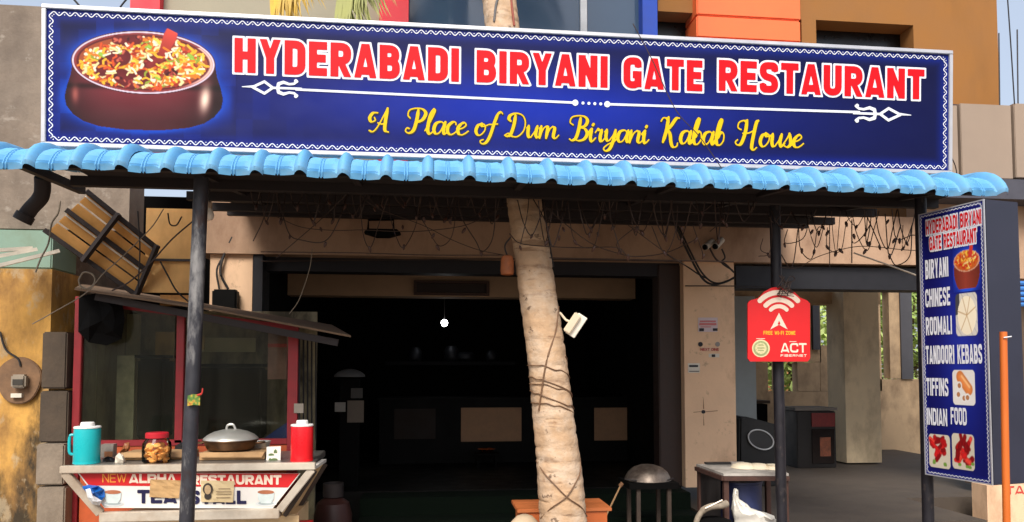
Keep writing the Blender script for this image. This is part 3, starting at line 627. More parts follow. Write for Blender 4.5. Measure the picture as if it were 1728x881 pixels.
# ---- food pictures: painted pixel by pixel into mesh colours, as flat print
def stroke_paint(C, X, Y, pts, r, col, soft=.6):
    x0 = min(p[0] for p in pts)-r-2; x1 = max(p[0] for p in pts)+r+2; y0 = min(p[1] for p in pts)-r-2; y1 = max(p[1] for p in pts)+r+2
    i0, i1 = np.searchsorted(X[0], [x0, x1]); j0, j1 = np.searchsorted(Y[:, 0], [y0, y1])
    if i1 <= i0 or j1 <= j0: return
    d = sd_poly(X[j0:j1, i0:i1], Y[j0:j1, i0:i1], pts, r, False); a = np.clip(.5-d/soft, 0, 1)[..., None]
    sh = np.clip(1.08-.35*(d+r)/r*.5, .6, 1.15)[..., None]
    C[j0:j1, i0:i1] = C[j0:j1, i0:i1]*(1-a)+a*np.array(col)*sh
def rice(C, X, Y, cx, cy, rx, ry, n, r, rg, ln_=9):
    pal = [(226, 204, 146), (236, 222, 190), (226, 166, 44), (216, 116, 34), (200, 76, 34), (232, 188, 70), (150, 40, 30), (136, 146, 46)]
    pr = [.17, .13, .16, .16, .14, .10, .10, .04]
    for k in range(n):
        t = rg.uniform(0, 2*math.pi); q = math.sqrt(rg.uniform(0, 1)); x = cx+rx*q*math.cos(t); y = cy+ry*q*math.sin(t); an = rg.uniform(0, math.pi); l = rg.uniform(.5, 1)*ln_; bend = rg.uniform(-.6, .6)
        p = [(x+l*s_*math.cos(an+bend*s_)/2, y+l*s_*math.sin(an+bend*s_)/2*.75) for s_ in (-1, 0, 1)]
        stroke_paint(C, X, Y, p, r*rg.uniform(.8, 1.25), pal[rg.choice(8, p=pr)])
def biryani(X, Y, bg):
    rg = np.random.default_rng(3); C = bg.copy(); e = lambda cx, cy, rx, ry, tl=.035: np.hypot((X-cx)/rx, (Y-cy-(X-cx)*tl)/ry)
    # body: half-width by height
    yy = Y-(X-241)*.02; prof_y = np.array([96, 110, 128, 146, 165, 180, 195, 206, 214, 219]); prof_w = np.array([118, 121, 124, 130, 134, 131, 119, 102, 76, 30])
    hw = np.interp(yy, prof_y, prof_w, left=0, right=0); a = np.abs(X-242)/np.maximum(hw, 1); inb = (hw > 0)
    dist = (np.abs(X-242)-hw); dd = np.where(inb, dist, 40); dd = np.minimum(dd, (e(242, 165, 138, 58, .02)-1)*60); dd = np.minimum(dd, (e(241, 104, 124, 52)-1)*55)
    gl = np.exp(-np.maximum(dd, 0)/9.0)[..., None]*.75; C = C*(1-gl)+gl*np.array([8, 74, 190])
    sh = np.clip(1.0-.9*np.abs((X-242)/138+.05)**3, .3, 1)*np.clip(1.25-(yy-120)/120, .55, 1.1)
    body = np.stack([108*sh+8, 34*sh+6, 40*sh+8], -1); band = np.exp(-((yy-146)/5)**2)*.5; body *= (1-band)[..., None]
    hl = np.exp(-((X-346-(Y-160)*-.1)/9)**2-((Y-167)/21)**2)[..., None]; body = body*(1-hl)+hl*np.array([248, 214, 190])
    hl = np.exp(-((X-126)/6)**2-((Y-158)/14)**2)[..., None]*.5; body = body*(1-hl)+hl*np.array([232, 130, 110])
    rd = np.clip(.5-dd, 0, 1)[..., None]*(Y > 92)[..., None]; mask = np.where((np.abs(X-242) < hw), 1.0, 0)[..., None]; C = C*(1-mask)+mask*body
    for rx, ry, col in ((122, 54, (70, 22, 28)), (120.5, 52.5, (206, 190, 204)), (117.5, 50, (132, 52, 52)), (113, 47, (88, 26, 30)), (109, 44, (150, 70, 40))):
        q = np.clip((1-e(241, 105, rx, ry))*rx+.5, 0, 1)[..., None]; C = C*(1-q)+q*np.array(col)
    q = (np.exp(-((e(241, 105, 115, 48)-1)/.025)**2)*sm(290, 345, X)*(Y > 80))[..., None]*.8; C = C*(1-q)+q*np.array([252, 220, 200])
    rice(C, X, Y, 241, 107, 106, 42, 520, 2.1, rg, 15)
    def meat(pts, r, col=(98, 26, 30)):
        stroke_paint(C, X, Y, pts, r, col, 2)
        for k in range(9):
            p = pts[rg.integers(len(pts))]; x, y = p[0]+rg.uniform(-r, r)*.8, p[1]+rg.uniform(-r, r)*.6
            stroke_paint(C, X, Y, [(x, y), (x+rg.uniform(-6, 6), y+rg.uniform(-4, 4))], rg.uniform(1.2, 3), [(60, 14, 20), (150, 50, 44), (190, 90, 70)][rg.integers(3)], 1.5)
    meat([(172, 114), (188, 100), (206, 96)], 14); meat([(204, 128), (222, 138), (240, 130)], 13); meat([(282, 122), (292, 120)], 6); meat([(196, 66), (214, 70), (232, 66)], 8); meat([(250, 106), (268, 98), (284, 90)], 9)
    stroke_paint(C, X, Y, [(252, 108), (272, 92), (288, 72)], 7, (126, 36, 38), 2)
    for k in range(40):
        t = k/39; x = 268+21*t; y = 102-50*t; hw_ = 3.5+7.5*t*(1-.35*max(0, t-.8)/.2); sh_ = .62+.38*t
        stroke_paint(C, X, Y, [(x-hw_*.8, y-hw_*.35), (x+hw_, y+hw_*.55)], 1.9, (208*sh_, 66*sh_, 54*sh_), 1.2)
    for x, y in ((240, 74), (248, 76), (318, 92), (322, 98), (196, 84), (262, 128), (168, 90)): stroke_paint(C, X, Y, [(x, y), (x+6, y+4)], 3, (140, 176, 62), 1.5)
    rice(C, X, Y, 241, 110, 98, 36, 90, 1.7, rg, 17)
    return C
gx = np.arange(88, 400, 1.0); gy = np.arange(34, 236, 1.0)
def pic_col(X, Y):
    uu = np.array([SUV(x, y) for x, y in zip(X.ravel(), Y.ravel())]).reshape(X.shape+(2,)); bg = banner_col(uu[..., 0], uu[..., 1])
    C = biryani(X, Y, bg); ed = np.minimum.reduce([X-88, 399-X, Y-34, 235-Y]); k = sm(0, 14, ed)[..., None]; return bg*(1-k)+C*k
def flipgrid(name, gx, gy, mapf, colf, mat, parent):
    X, Y = np.meshgrid(gx, gy); nx = len(gx); V3 = [mapf(x, y) for x, y in zip(X.ravel(), Y.ravel())]
    Fq = [(j*nx+i, (j+1)*nx+i, (j+1)*nx+i+1, j*nx+i+1) for j in range(len(gy)-1) for i in range(nx-1)]
    return color_mesh(name, V3, Fq, linA(colf(X, Y).reshape(-1, 3)), mat, parent)
flipgrid('biryani_picture', gx, gy, lambda x, y: SP(*SUV(x, y), -.0068), pic_col, m_print, panel)

# ================================================================== COCONUT PALM
m_bark = M('pale palm bark', (184, 152, 120), .95, var=.16, scale=5, bump=.75, fine=30, stretch=(1, 1, 1.2), stain=[((128, 96, 70), 3.5, .62, .72, (.7, .7, 5), .7), ((206, 186, 164), 3, .52, .72, (1, 1, 1.2), .75), ((84, 62, 46), 9, .67, .74, (1.2, 1.2, 1.6), .8), ((44, 32, 28), 22, .72, .78, (1.5, 1.5, .7), .9)])
palm = thing('coconut_palm', (U(952, 881, 4.72).x+.02, 4.7, 0), 'coconut palm with pale ringed leaning trunk growing up through the awning', 'tree')
cl = []                                                   # centre line from the photograph: (px, py, Y, radius)
for px, py, Y, w in ((955, 930, 4.68, 80), (951, 881, 4.70, 78), (946, 820, 4.71, 76), (938, 740, 4.73, 70), (927, 640, 4.76, 66), (914, 540, 4.80, 64), (901, 450, 4.85, 63), (889, 370, 4.92, 60), (880, 300, 5.0, 59), (868, 200, 5.05, 58), (855, 100, 5.1, 58), (845, 20, 5.14, 56), (838, -40, 5.18, 55)):
    p = U(px, py, Y); cl.append((p, w/2*((p-Vector((0, 0, EYE))).dot(FW))/F))
b0 = cl[0][0]; pts = [Vector((b0.x+.03, b0.y, 0))]+[c[0] for c in cl]; rad = [.19]+[c[1] for c in cl]
top = pts[-1]; pts += [top+Vector((-.06, .05, .7)), top+Vector((-.1, .08, 1.5)), top+Vector((-.12, .1, 2.3))]; rad += [.105, .1, .1]
cc = curve(pts, 26); rc = [rad[min(i//26, len(rad)-1)]*(1-(i % 26)/26)+rad[min(i//26+1, len(rad)-1)]*((i % 26)/26) for i in range(len(cc))]
mb = MB(); n = 36; vs2 = []; fs2 = []
acc = 0; ring_ph = 0; rg = np.random.default_rng(5); ph = rg.uniform(0, 6.28, 400)
for i, p in enumerate(cc):
    if i: acc += (cc[i]-cc[i-1]).length
    for k in range(n):
        t = 2*math.pi*k/n; z = acc+.012*math.sin(t+ph[int(acc/.085) % 400])+.006*math.sin(3*t+ph[(int(acc/.085)+7) % 400])
        f_ = (z/.085) % 1; ring = .0030*(math.exp(-((f_-.5)/.22)**2))-.0065*math.exp(-((f_-.06)/.04)**2)*(.3+.7*abs(math.sin(t*1.5+ph[int(acc/.085) % 400])))
        r_ = rc[i]*(1+.02*math.sin(2*t+acc*2))+ring+.002*math.sin(7*t+acc*9)
        vs2.append(p+Vector((math.cos(t)*r_, math.sin(t)*r_, 0)))
    if i: fs2 += [((i-1)*n+k, (i-1)*n+(k+1) % n, i*n+(k+1) % n, i*n+k) for k in range(n)]
mb.add(vs2, fs2); build('trunk', mb, m_bark, palm, smooth=True)
ctop = cc[-1]
m_fr = [M('green frond', (96, 116, 44), .6, var=.25, scale=4), M('yellowed frond', (196, 160, 56), .65, var=.25, scale=4), M('pale green frond', (150, 152, 84), .65, var=.2, scale=4)]
def frond(dirv, length, droop, mi, seed, start=ctop, tw=1.0):
    rg = random.Random(seed); d = Vector(dirv).normalized(); pts = []; p = start.copy(); v = d.copy()
    N_ = 40
    for i in range(N_+1):
        pts.append(p.copy()); v = (v+Vector((0, 0, -droop/N_))).normalized(); p = p+v*(length/N_)
    m = MB(); m.tube(pts, [.028*(1-.85*i/N_) for i in range(N_+1)], 6)
    for i in range(5, N_+1):
        for q in range(2):
          for s_ in (-1, 1):
            c = pts[i-1].lerp(pts[i], q*.5+rg.uniform(0, .4)) if i else pts[i]; dd = (pts[i]-pts[i-1]).normalized(); sd = dd.cross(Vector((0, 0, 1)))
            sd = sd.normalized() if sd.length > .05 else Vector((1, 0, 0)); L_ = .62*math.sin(math.pi*min(1, (i/N_)*.82+.14))*rg.uniform(.85, 1.1)
            e = c+(sd*s_*.62*tw+dd*.55+Vector((0, 0, -.45+rg.uniform(-.15, .1)))).normalized()*L_; mid = c.lerp(e, .5)+Vector((0, 0, .05)); e = e+Vector((0, 0, -.10)); wv = dd*.013
            m.add([c-wv, c+wv, mid+wv*1.1, e, mid-wv*1.1], [(0, 1, 2, 4), (4, 2, 3)])
    return build('frond', m, m_fr[mi], palm, fixn=False)
fr = [((-1, -.1, .9), 2.3, 2.2, 0), ((-.3, -1, 1), 2.2, 2.0, 0), ((.7, -.8, .9), 2.2, 2.2, 0), ((1, .2, 1), 2.4, 2.1, 0), ((.3, 1, .9), 2.4, 2.2, 0), ((-.6, .9, 1), 2.3, 2.2, 0), ((.1, .2, 1.6), 1.8, 1.0, 0), ((-.2, -.2, 1.5), 1.9, 1.2, 0), ((1, -.3, .3), 2.2, 2.2, 2), ((.9, .8, .4), 2.2, 2.4, 1)]
for k, (d, l, dr, mi) in enumerate(fr): frond(d, l, dr, mi, k+1)
# two hanging fronds whose leaflets come down to the top edge of the sign
for k, (px, py, mi, back, mx, my) in enumerate(((455, -34, 1, 6.2, 600, -130), (568, -22, 2, 5.9, 660, -90))):
    tip = U(px, py, back); N_ = 40; pts = []
    mid = U(mx, my, 5.7); m = MB()
    for i in range(N_+1):
        t = i/N_; pts.append(ctop*(1-t)**2+mid*2*t*(1-t)+tip*t*t)
    m.tube(pts, [.026*(1-.85*i/N_) for i in range(N_+1)], 6); rg2 = random.Random(k+40)
    for i in range(6, N_+1):
        for q in range(4):
          for s_ in (-1, 1):
            c = pts[i-1].lerp(pts[i], q/4); L_ = rg2.uniform(.38, .6)
            e = c+(Vector((.18*s_+.22, -.2, -1))+Vector((rg2.uniform(-.12, .12), 0, 0))).normalized()*L_; w_ = Vector((.010, 0, 0)); mm = c.lerp(e, .5)
            m.add([c-w_, c+w_, mm+w_*1.2, e, mm-w_*1.2], [(0, 1, 2, 4), (4, 2, 3)])
    build('frond', m, m_fr[mi], palm, fixn=False, label=('yellowed hanging frond', 'pale green hanging frond')[k])

def trunk_at(py):                                        # axis point and radius of the trunk at a photo row
    z = None; best = min(range(len(cc)), key=lambda i: abs((lambda q: CY-F*q.dot(UP)/q.dot(FW))(cc[i]-Vector((0, 0, EYE)))-py)); return cc[best], rc[best]
# wires wound round the trunk
m_wire = M('brown wire', (112, 82, 58), .6); m_blackw = M('black cable', (30, 26, 26), .6); m_brownw = M('dark brown wire', (56, 40, 32), .6)
def wind(name, rows, label, r=.0042, mat=m_wire):
    pts = []
    for py, ang in rows:
        c, rr = trunk_at(py); a = R(ang); pts.append(c+Vector((math.sin(a)*(rr+.0055), -math.cos(a)*(rr+.0055), 0)))
    m = MB(); m.tube(curve(pts, 7), r, 6); build(name, m, mat, smooth=True, label=label, cat='wire')
def loops(y0, y1, turns, ph=0, zig=0, n=22):
    N_ = int(turns*n); return [(y0+(y1-y0)*i/N_+zig*math.sin(2*math.pi*i/n), ph+360*i/n) for i in range(N_+1)]
wind('wound_wire', loops(602, 695, 3, 60, 8), 'thin wire wound in several loops round the middle of the palm trunk', .0038)
wind('wound_wire', loops(640, 690, 2, 200, -10), 'second thin wire crossing the loops on the palm trunk', .0038)
wind('wound_wire', [(520, 60), (560, 30), (610, -10), (660, -35), (690, -50)], 'brown wire running slanted down the front of the palm trunk', .0055)
wind('crossed_wire', [(775, -85), (795, -50), (815, -20), (832, 5), (850, 40), (870, 75)], 'wire crossing from upper left to lower right low on the palm trunk')
wind('crossed_wire', [(772, 85), (795, 55), (815, 25), (832, 0), (850, -35), (872, -80)], 'wire crossing from upper right to lower left low on the palm trunk')
wind('cable', [(330, 70), (355, 75), (400, 80), (450, 84)], 'dark cable running down the right side of the trunk under the awning', .006, m_blackw)
# cable and red stick on the trunk above the sign
wind('cable', [(-30, 10), (0, 0), (20, -20), (48, -35)], 'grey cable on the trunk above the signboard', .008, M('grey cable', (96, 94, 96), .6))
wind('red_stick', [(2, 35), (25, 33), (55, 32)], 'short reddish brown strip upright on the trunk above the signboard', .008, M('red brown', (140, 62, 44), .6))
# flood light fixed to the trunk
m_fl = M('cream enamel', (228, 212, 184), .45, var=.06)
fl = thing('flood_light', U(950, 545, 4.74), 'cream box flood light on a bracket on the right side of the palm trunk', 'lamp')
a, b = U(956, 560, 4.70), U(976, 530, 4.66); m = MB(); m.bar(a, b, .05, .055, up=(0, -1, .2)); build('lamp_housing', m, m_fl, fl, bevel=.006)
d = (b-a).normalized(); nrm = Vector((d.z, 0, -d.x)); m = MB(); m.bar(a+nrm*.032-d*.008, b+nrm*.032+d*.008, .068, .012, up=(0, -1, .2)); build('lamp_visor', m, M('white visor', (236, 230, 216), .4), fl, bevel=.003)
m = MB(); m.tube([U(945, 528, 4.74), U(955, 540, 4.70), a.lerp(b, .5)], .008, 8); build('bracket', m, m_fl, fl)
# terracotta box on the trunk's left
t = thing('junction_box', U(856, 450, 4.84), 'rusty orange rounded box on the left side of the trunk below the awning', 'box')
m = MB(); m.lathe([(.02, -.065), (.04, -.06), (.045, -.04), (.043, .03), (.035, .06), (.018, .068)], U(856, 448, 4.80), 14); build('box_body', m, M('rust orange', (150, 84, 44), .7, var=.3, scale=20), t, smooth=True)
m = MB(); m.tube(curve([U(856, 432, 4.80), U(852, 415, 4.8), U(862, 400, 4.8)]), .005, 6); build('wire', m, m_blackw, t)

# ================================================================== MENU BOARD (projecting box sign at the right)
mr, ml = U(1668, 574, 4.0), U(1556, 586, 4.46)
zt, zb = 2.605, .925
e1 = Vector((mr.x-ml.x, mr.y-ml.y, 0)); MW = e1.length; e1.normalize(); e3 = Vector((0, 0, 1)); en = e1.cross(e3)   # en: towards the viewer's left
MH = zt-zb; M0 = Vector((ml.x, ml.y, zb))
def MP(u, v, h=0): return M0+e1*u+e3*v+en*h
def MUV(px, py):
    d = FW+RT*((px-864)/F)+UP*((CY-py)/F); o = Vector((0, 0, EYE)); p = o+d*((M0-o).dot(en)/d.dot(en)); q = p-M0; return q.dot(e1), q.z
menu = thing('menu_board', M0+e1*MW/2, 'upright navy menu box sign listing BIRYANI CHINESE ROOMALI TANDOORI KEBABS at the right', 'signboard')
m_box = M('dark navy box', (40, 42, 58), .5, var=.12, scale=4)
TH = .27
m = MB(); m.add([MP(u, v, h) for h in (-.006, -TH) for (u, v) in ((0, 0), (MW, 0), (MW, MH), (0, MH))], [(0, 1, 2, 3), (4, 7, 6, 5), (0, 4, 5, 1), (1, 5, 6, 2), (2, 6, 7, 3), (3, 7, 4, 0)]); build('box', m, m_box, menu, bevel=.004)
fr_ = .008
for (a, b) in (((0, fr_/2), (MW, fr_/2)), ((0, MH-fr_/2), (MW, MH-fr_/2)), ((fr_/2, fr_), (fr_/2, MH-fr_)), ((MW-fr_/2, fr_), (MW-fr_/2, MH-fr_))):
    m = MB(); m.bar(MP(*a, 0), MP(*b, 0), fr_, fr_, up=tuple(en)); build('edge_rail', m, m_alu, menu)
def menu_col(u, v):
    a = u/MW; c = v/MH; gl = np.exp(-((a-.62)/.35)**2-((c-.5)/.4)**2)
    C = np.stack([16+14*gl, 16+30*gl, 84+70*gl], -1); d = np.minimum(np.minimum(u, MW-u), np.minimum(v, MH-v)); e = sm(.05, .012, d)[..., None]
    return C*(1-e)+e*np.array([22, 30, 120])
mpanel = grid_print('printed_panel', np.linspace(fr_, MW-fr_, 40), np.linspace(fr_, MH-fr_, 120), lambda u, v: MP(u, v, .0005), menu_col, m_print, menu)
border_obj(mpanel, MP, MW, MH, .020, .026, .0045, .0035, m_white, .003, .0018)
def menu_text(txt, x0, x1, yt, yb, red=False):
    # rows are read at the middle of the word; letters stand upright in the plane of the board
    a = MUV(x0, (yt+yb)/2)[0]; b = MUV(x1, (yt+yb)/2)[0]; t = MUV((x0+x1)/2, yt)[1]; q = MUV((x0+x1)/2, yb)[1]; hg = t-q
    K = 2.5; D, gx, gy = text_sdf(txt, (b-a)*K, hg, .19, .08, .0034, .03); gx = gx/K
    if red:
        V2, F2 = iso_mesh(D-.011, gx, gy); print_obj('lettering_outline', V2, F2, lambda x, y: MP(a+x, q+y, .003), m_white, mpanel)
        V2, F2 = iso_mesh(D, gx, gy); print_obj('red_lettering', V2, F2, lambda x, y: MP(a+x, q+y, .0045), m_redp, mpanel)
    else:
        V2, F2 = iso_mesh(D, gx, gy); print_obj('white_lettering', V2, F2, lambda x, y: MP(a+x, q+y, .0035), m_white, mpanel)
menu_text('HYDERABADI BIRYANI', 1563, 1657, 363, 387, True); menu_text('GATE RESTAURANT', 1569, 1649, 392, 416, True)
menu_text('BIRYANI', 1562, 1601, 436, 469); menu_text('CHINESE', 1562, 1604, 486, 517); menu_text('ROOMALI', 1563, 1607, 534, 565)
menu_text('TANDOORI KEBABS', 1563, 1658, 582, 614); menu_text('TIFFINS', 1564, 1601, 638, 668); menu_text('INDIAN', 1565, 1599, 689, 718); menu_text('FOOD', 1605, 1632, 688, 717)
def menu_pic(name, x0, y0, x1, y1, fn, rnd=.18):
    c = MUV((x0+x1)/2, (y0+y1)/2); a = MUV(x0, (y0+y1)/2)[0]; b = MUV(x1, (y0+y1)/2)[0]; t = MUV((x0+x1)/2, y0)[1]; q = MUV((x0+x1)/2, y1)[1]
    gx = np.linspace(0, 1, 60); gy = np.linspace(0, 1, 60); X, Y = np.meshgrid(gx, gy); C, al = fn(X, Y)
    uu = a+(b-a)*X; vv = q+(t-q)*Y; bg = menu_col(uu, vv); C = bg*(1-al[..., None])+C*al[..., None]
    nx = 60; V3 = [MP(u, v, .002) for u, v in zip(uu.ravel(), vv.ravel())]; Fq = [(j*nx+i, j*nx+i+1, (j+1)*nx+i+1, (j+1)*nx+i) for j in range(59) for i in range(59)]
    color_mesh(name, V3, Fq, linA(C.reshape(-1, 3)), m_print, mpanel)
def rrect(X, Y, r=.14): qx = np.abs(X-.5)-.5+r; qy = np.abs(Y-.5)-.5+r; return np.clip(.5-(np.hypot(np.maximum(qx, 0), np.maximum(qy, 0))+np.minimum(np.maximum(qx, qy), 0)-r)*60, 0, 1)
def p_pot(X, Y):
    C = np.zeros(X.shape+(3,)); al = np.zeros(X.shape); rg = np.random.default_rng(9)
    g_ = np.exp(-np.maximum(np.hypot((X-.5)/.42, (Y-.42)/.42)-1, 0)*5); C[:] = (40, 90, 220); al = np.maximum(al, g_*.9)
    body = (Y < .62) & (Y > .06) & (np.abs(X-.5) < .30+.16*np.sin((Y-.06)/.6*2.6)**.8); sh = (1-.6*np.abs(X-.45))[..., None]; C[body] = (np.array([150, 62, 48])*sh)[body]; al[body] = 1
    el = np.hypot((X-.5)/.46, (Y-.62)/.22); C[el < 1] = (206, 150, 120); al[el < 1] = 1; C[el < .9] = (196, 96, 40)
    for k in range(90):
        t = rg.uniform(0, 6.3); q = math.sqrt(rg.uniform()); x, y = .5+.38*q*math.cos(t), .63+.17*q*math.sin(t); an = rg.uniform(0, 3.1)
        stroke_paint(C, X, Y, [(x, y), (x+.07*math.cos(an), y+.05*math.sin(an))], .016, [(246, 190, 70), (232, 110, 40), (250, 226, 150), (200, 50, 30)][rg.integers(4)], .02)
    bb = (np.abs(X-.66-(Y-.8)*.2) < .06) & (Y > .68) & (Y < .98); C[bb] = (206, 60, 50); al[bb] = 1; return C, al
def p_roti(X, Y):
    C = np.zeros(X.shape+(3,)); C[:] = (212, 206, 196); C[(X+Y) % .25 < .05] = (190, 186, 180); C[(X < .2) & (Y > .5)] = (70, 70, 76)
    el = np.hypot((X-.52)/.42, (Y-.48)/.45); C[el < 1] = (244, 232, 204)
    for a in (.4, 1.2, 2.0, 2.9, 4.0, 5.2): stroke_paint(C, X, Y, [(.52, .48), (.52+.42*math.cos(a), .48+.44*math.sin(a))], .012, (196, 160, 112), .02)
    return C, rrect(X, Y)
def p_tiffin(X, Y):
    C = np.zeros(X.shape+(3,)); C[:] = (226, 222, 216); stroke_paint(C, X, Y, [(.35, .80), (.72, .45)], .17, (222, 132, 70), .03); stroke_paint(C, X, Y, [(.42, .82), (.75, .52)], .05, (242, 180, 120), .05)
    for x, y in ((.25, .3), (.5, .2), (.3, .55), (.65, .22)):
        stroke_paint(C, X, Y, [(x, y), (x+.01, y)], .12, (246, 244, 240), .03); stroke_paint(C, X, Y, [(x, y), (x+.01, y)], .07, (176, 120, 80), .03)
    return C, rrect(X, Y)
def p_meat(seed):
    def f(X, Y):
        rg = np.random.default_rng(seed); C = np.zeros(X.shape+(3,)); C[:] = (206, 196, 176)
        for k in range(26):
            x, y = rg.uniform(.2, .8), rg.uniform(.2, .85); a = rg.uniform(0, 3.1); l = rg.uniform(.05, .22)
            stroke_paint(C, X, Y, [(x, y), (x+l*math.cos(a), y+l*math.sin(a))], rg.uniform(.04, .1), [(206, 34, 34), (170, 22, 26), (226, 70, 56), (130, 16, 20)][rg.integers(4)], .04)
        for k in range(4): x, y = rg.uniform(.1, .9), rg.uniform(.08, .2); stroke_paint(C, X, Y, [(x, y), (x+.06, y)], .04, (110, 150, 60), .03)
        return C, rrect(X, Y)
    return f
menu_pic('dish_picture', 1608, 408, 1656, 492, p_pot); menu_pic('dish_picture', 1613, 494, 1650, 567, p_roti); menu_pic('dish_picture', 1608, 624, 1646, 684, p_tiffin)
menu_pic('dish_picture', 1568, 733, 1604, 790, p_meat(1)); menu_pic('dish_picture', 1607, 732, 1645, 793, p_meat(2))
# orange stick
m_stick = M('orange varnished wood', (206, 104, 34), .5, var=.18, scale=6, stretch=(1, 1, .15))
t = thing('wooden_stake', (U(1697, 880, 3.75).x, 3.75, 0), 'orange varnished wooden stake standing in front of the menu board', 'stake')
a, b = U(1693, 560, 3.75), U(1699, 900, 3.75); k = b+(b-a)*((0-b.z)/(b-a).z); m = MB(); m.tube([k, a], [.019, .019], 12); build('shaft', m, m_stick, t, smooth=True)
m = MB(); m.tube([U(1694, 570, 3.73), U(1707, 568, 3.71)], .004, 6); build('nail', m, m_alu, t)

# ================================================================== WI-FI SIGN
WY = 4.74
wifi = thing('wifi_sign', U(1315, 611, WY), 'red plate reading FREE WI-FI ZONE with white signal arcs on the dark pole', 'sign')
m_wr = M('red enamel', (220, 26, 30), .45, var=.05, scale=3); m_wp = M('cream white print', (238, 216, 196), .5, var=.02)
out = [(1262, 605), (1262, 512), (1266, 507), (1280, 503), (1290, 492), (1302, 485.5), (1315, 484), (1328, 485.5), (1340, 492), (1350, 502), (1362, 507), (1367, 512), (1367, 605), (1363, 610), (1266, 610)]
m = MB(); m.prism([U(x, y, WY) for x, y in out], (0, .012, 0)); wplate = build('plate', m, m_wr, wifi)
def WPM(h): return lambda x, y: U(x, y, WY)+Vector((0, -h, 0))
def wf(X, Y):
    d = np.full(X.shape, 9.0)
    for r_, w_ in ((42, 4.2), (29, 4), (17.5, 3.4)):
        pts = [(1314+r_*math.sin(a), 533.5-r_*.95*math.cos(a)) for a in np.linspace(-.86, .86, 16)]
        d = np.minimum(d, sd_poly(X, Y, pts, w_/1.0, False))
    A_ = np.maximum(np.maximum(-(X-1300)*.88+(556-Y)*-.47*-1*0, 0)*0-9, -9)
    return d
px_sdf_print('signal_arcs', 1264, 484, 1366, 540, .5, wf, m_wp, 0, wplate, WPM(.002))
m = MB(); P_ = lambda x, y: U(x, y, WY-.002)
m.add([P_(*q) for q in ((1314.5, 528), (1300, 556), (1314.5, 548), (1329, 556))], [(0, 1, 2), (0, 2, 3)]); build('arrow', m, m_wp, wplate, fixn=False)
m = MB(); m.add([P_(*q)+Vector((0, -.002, 0)) for q in ((1314.5, 541), (1312.3, 546.5), (1314.5, 548.5), (1316.7, 546.5))], [(0, 1, 2, 3)]); build('arrow_drop', m, m_wr, wplate, fixn=False)
def flat_text(txt, x0, x1, yt, yb, Y, mat, parent, wt=.2, h=.002, gap=.08, res=None):
    a, b = U(x0, (yt+yb)/2, Y), U(x1, (yt+yb)/2, Y); t, q = U((x0+x1)/2, yt, Y), U((x0+x1)/2, yb, Y)
    D, gx, gy = text_sdf(txt, b.x-a.x, t.z-q.z, wt, gap, res or (t.z-q.z)/22, 0); V2, F2 = iso_mesh(D, gx, gy)
    return print_obj('lettering', V2, F2, lambda x, y: Vector((a.x+x, Y-h, q.z+y)), mat, parent)
flat_text('FREE WI-FI ZONE', 1288, 1342, 558.5, 565, WY, M('yellow text', (244, 176, 40), .5), wplate, .2)
flat_text('ACT', 1317, 1361, 579, 595, WY, m_wp, wplate, .19, gap=.06); flat_text('FIBERNET', 1317, 1361, 598, 602, WY, m_wp, wplate, .22, gap=.35)
def disc(name, cx, cy, r, Y, mat, parent, n=26, ry=None):
    m = MB(); m.add([U(cx+r*math.cos(a), cy-(ry or r)*math.sin(a), Y) for a in np.linspace(0, 2*math.pi, n+1)[:-1]], [tuple(range(n))]); return build(name, m, mat, parent, fixn=False)
disc('round_seal', 1284, 588, 15, WY-.002, M('seal cream', (220, 206, 160), .6), wplate); disc('seal_ring', 1284, 588, 12.6, WY-.0035, M('seal green', (150, 160, 110), .6, var=.3, scale=120), wplate)
disc('seal_centre', 1284, 588, 9.5, WY-.005, M('seal pale', (206, 196, 150), .6, var=.35, scale=160), wplate)
m = MB()
for y in (583, 588, 592): m.add([U(x, yy, WY-.0065) for x, yy in ((1278+abs(y-588)*.3, y), (1290-abs(y-588)*.3, y), (1290-abs(y-588)*.3, y-1.6), (1278+abs(y-588)*.3, y-1.6))], [(0, 1, 2, 3)])
build('seal_bars', m, MATS['seal green'], wplate, fixn=False)
m = MB(); m.add([U(x, y, WY-.002) for x, y in ((1276, 572), (1291, 572), (1291, 571), (1276, 571))], [(0, 1, 2, 3)]); m.add([U(x, y, WY-.002) for x, y in ((1332, 577), (1344, 577), (1344, 576), (1332, 576))], [(0, 1, 2, 3)]); build('fine_print', m, m_wp, wplate, fixn=False)

# ================================================================== TEA CART
CYF = 4.88                                               # plane of the cart's top rail
cart = thing('tea_cart', (U(320, 880, 5.1).x, 5.15, 0), 'tea stall cart with flared metal frame and red and white TEA STALL banner', 'cart')
m_al = M('brushed aluminium', (206, 196, 180), .42, metal=.35, var=.1, scale=8, stain=[((150, 118, 84), 3, .5, .75, (1, 1, 1), .5)])
m_ply = M('cream board', (226, 196, 150), .7, var=.1, scale=4, stain=[((176, 138, 92), 3, .5, .75, (1, 1, 1), .5)])
A_, B_, C_, D_ = U(109, 792, CYF), U(527, 798, CYF), U(472, 866, CYF+.03), U(170, 860, CYF+.03)
B_.z = A_.z; D_.z = C_.z
def rail(p, q, w, h, nm='frame_rail', mat=m_al): m = MB(); m.bar(p, q, w, h, up=(0, -1, 0)); build(nm, m, mat, cart, bevel=.004)
rail(A_-Vector((.02, 0, 0)), B_+Vector((.02, 0, 0)), .045, .05); rail(D_, C_, .06, .05)
rail(A_+Vector((0, .004, -.02)), D_+Vector((0, .004, .02)), .048, .04); rail(B_+Vector((0, .004, -.02)), C_+Vector((0, .004, .02)), .048, .04)
cx0, cx1 = A_.x, B_.x
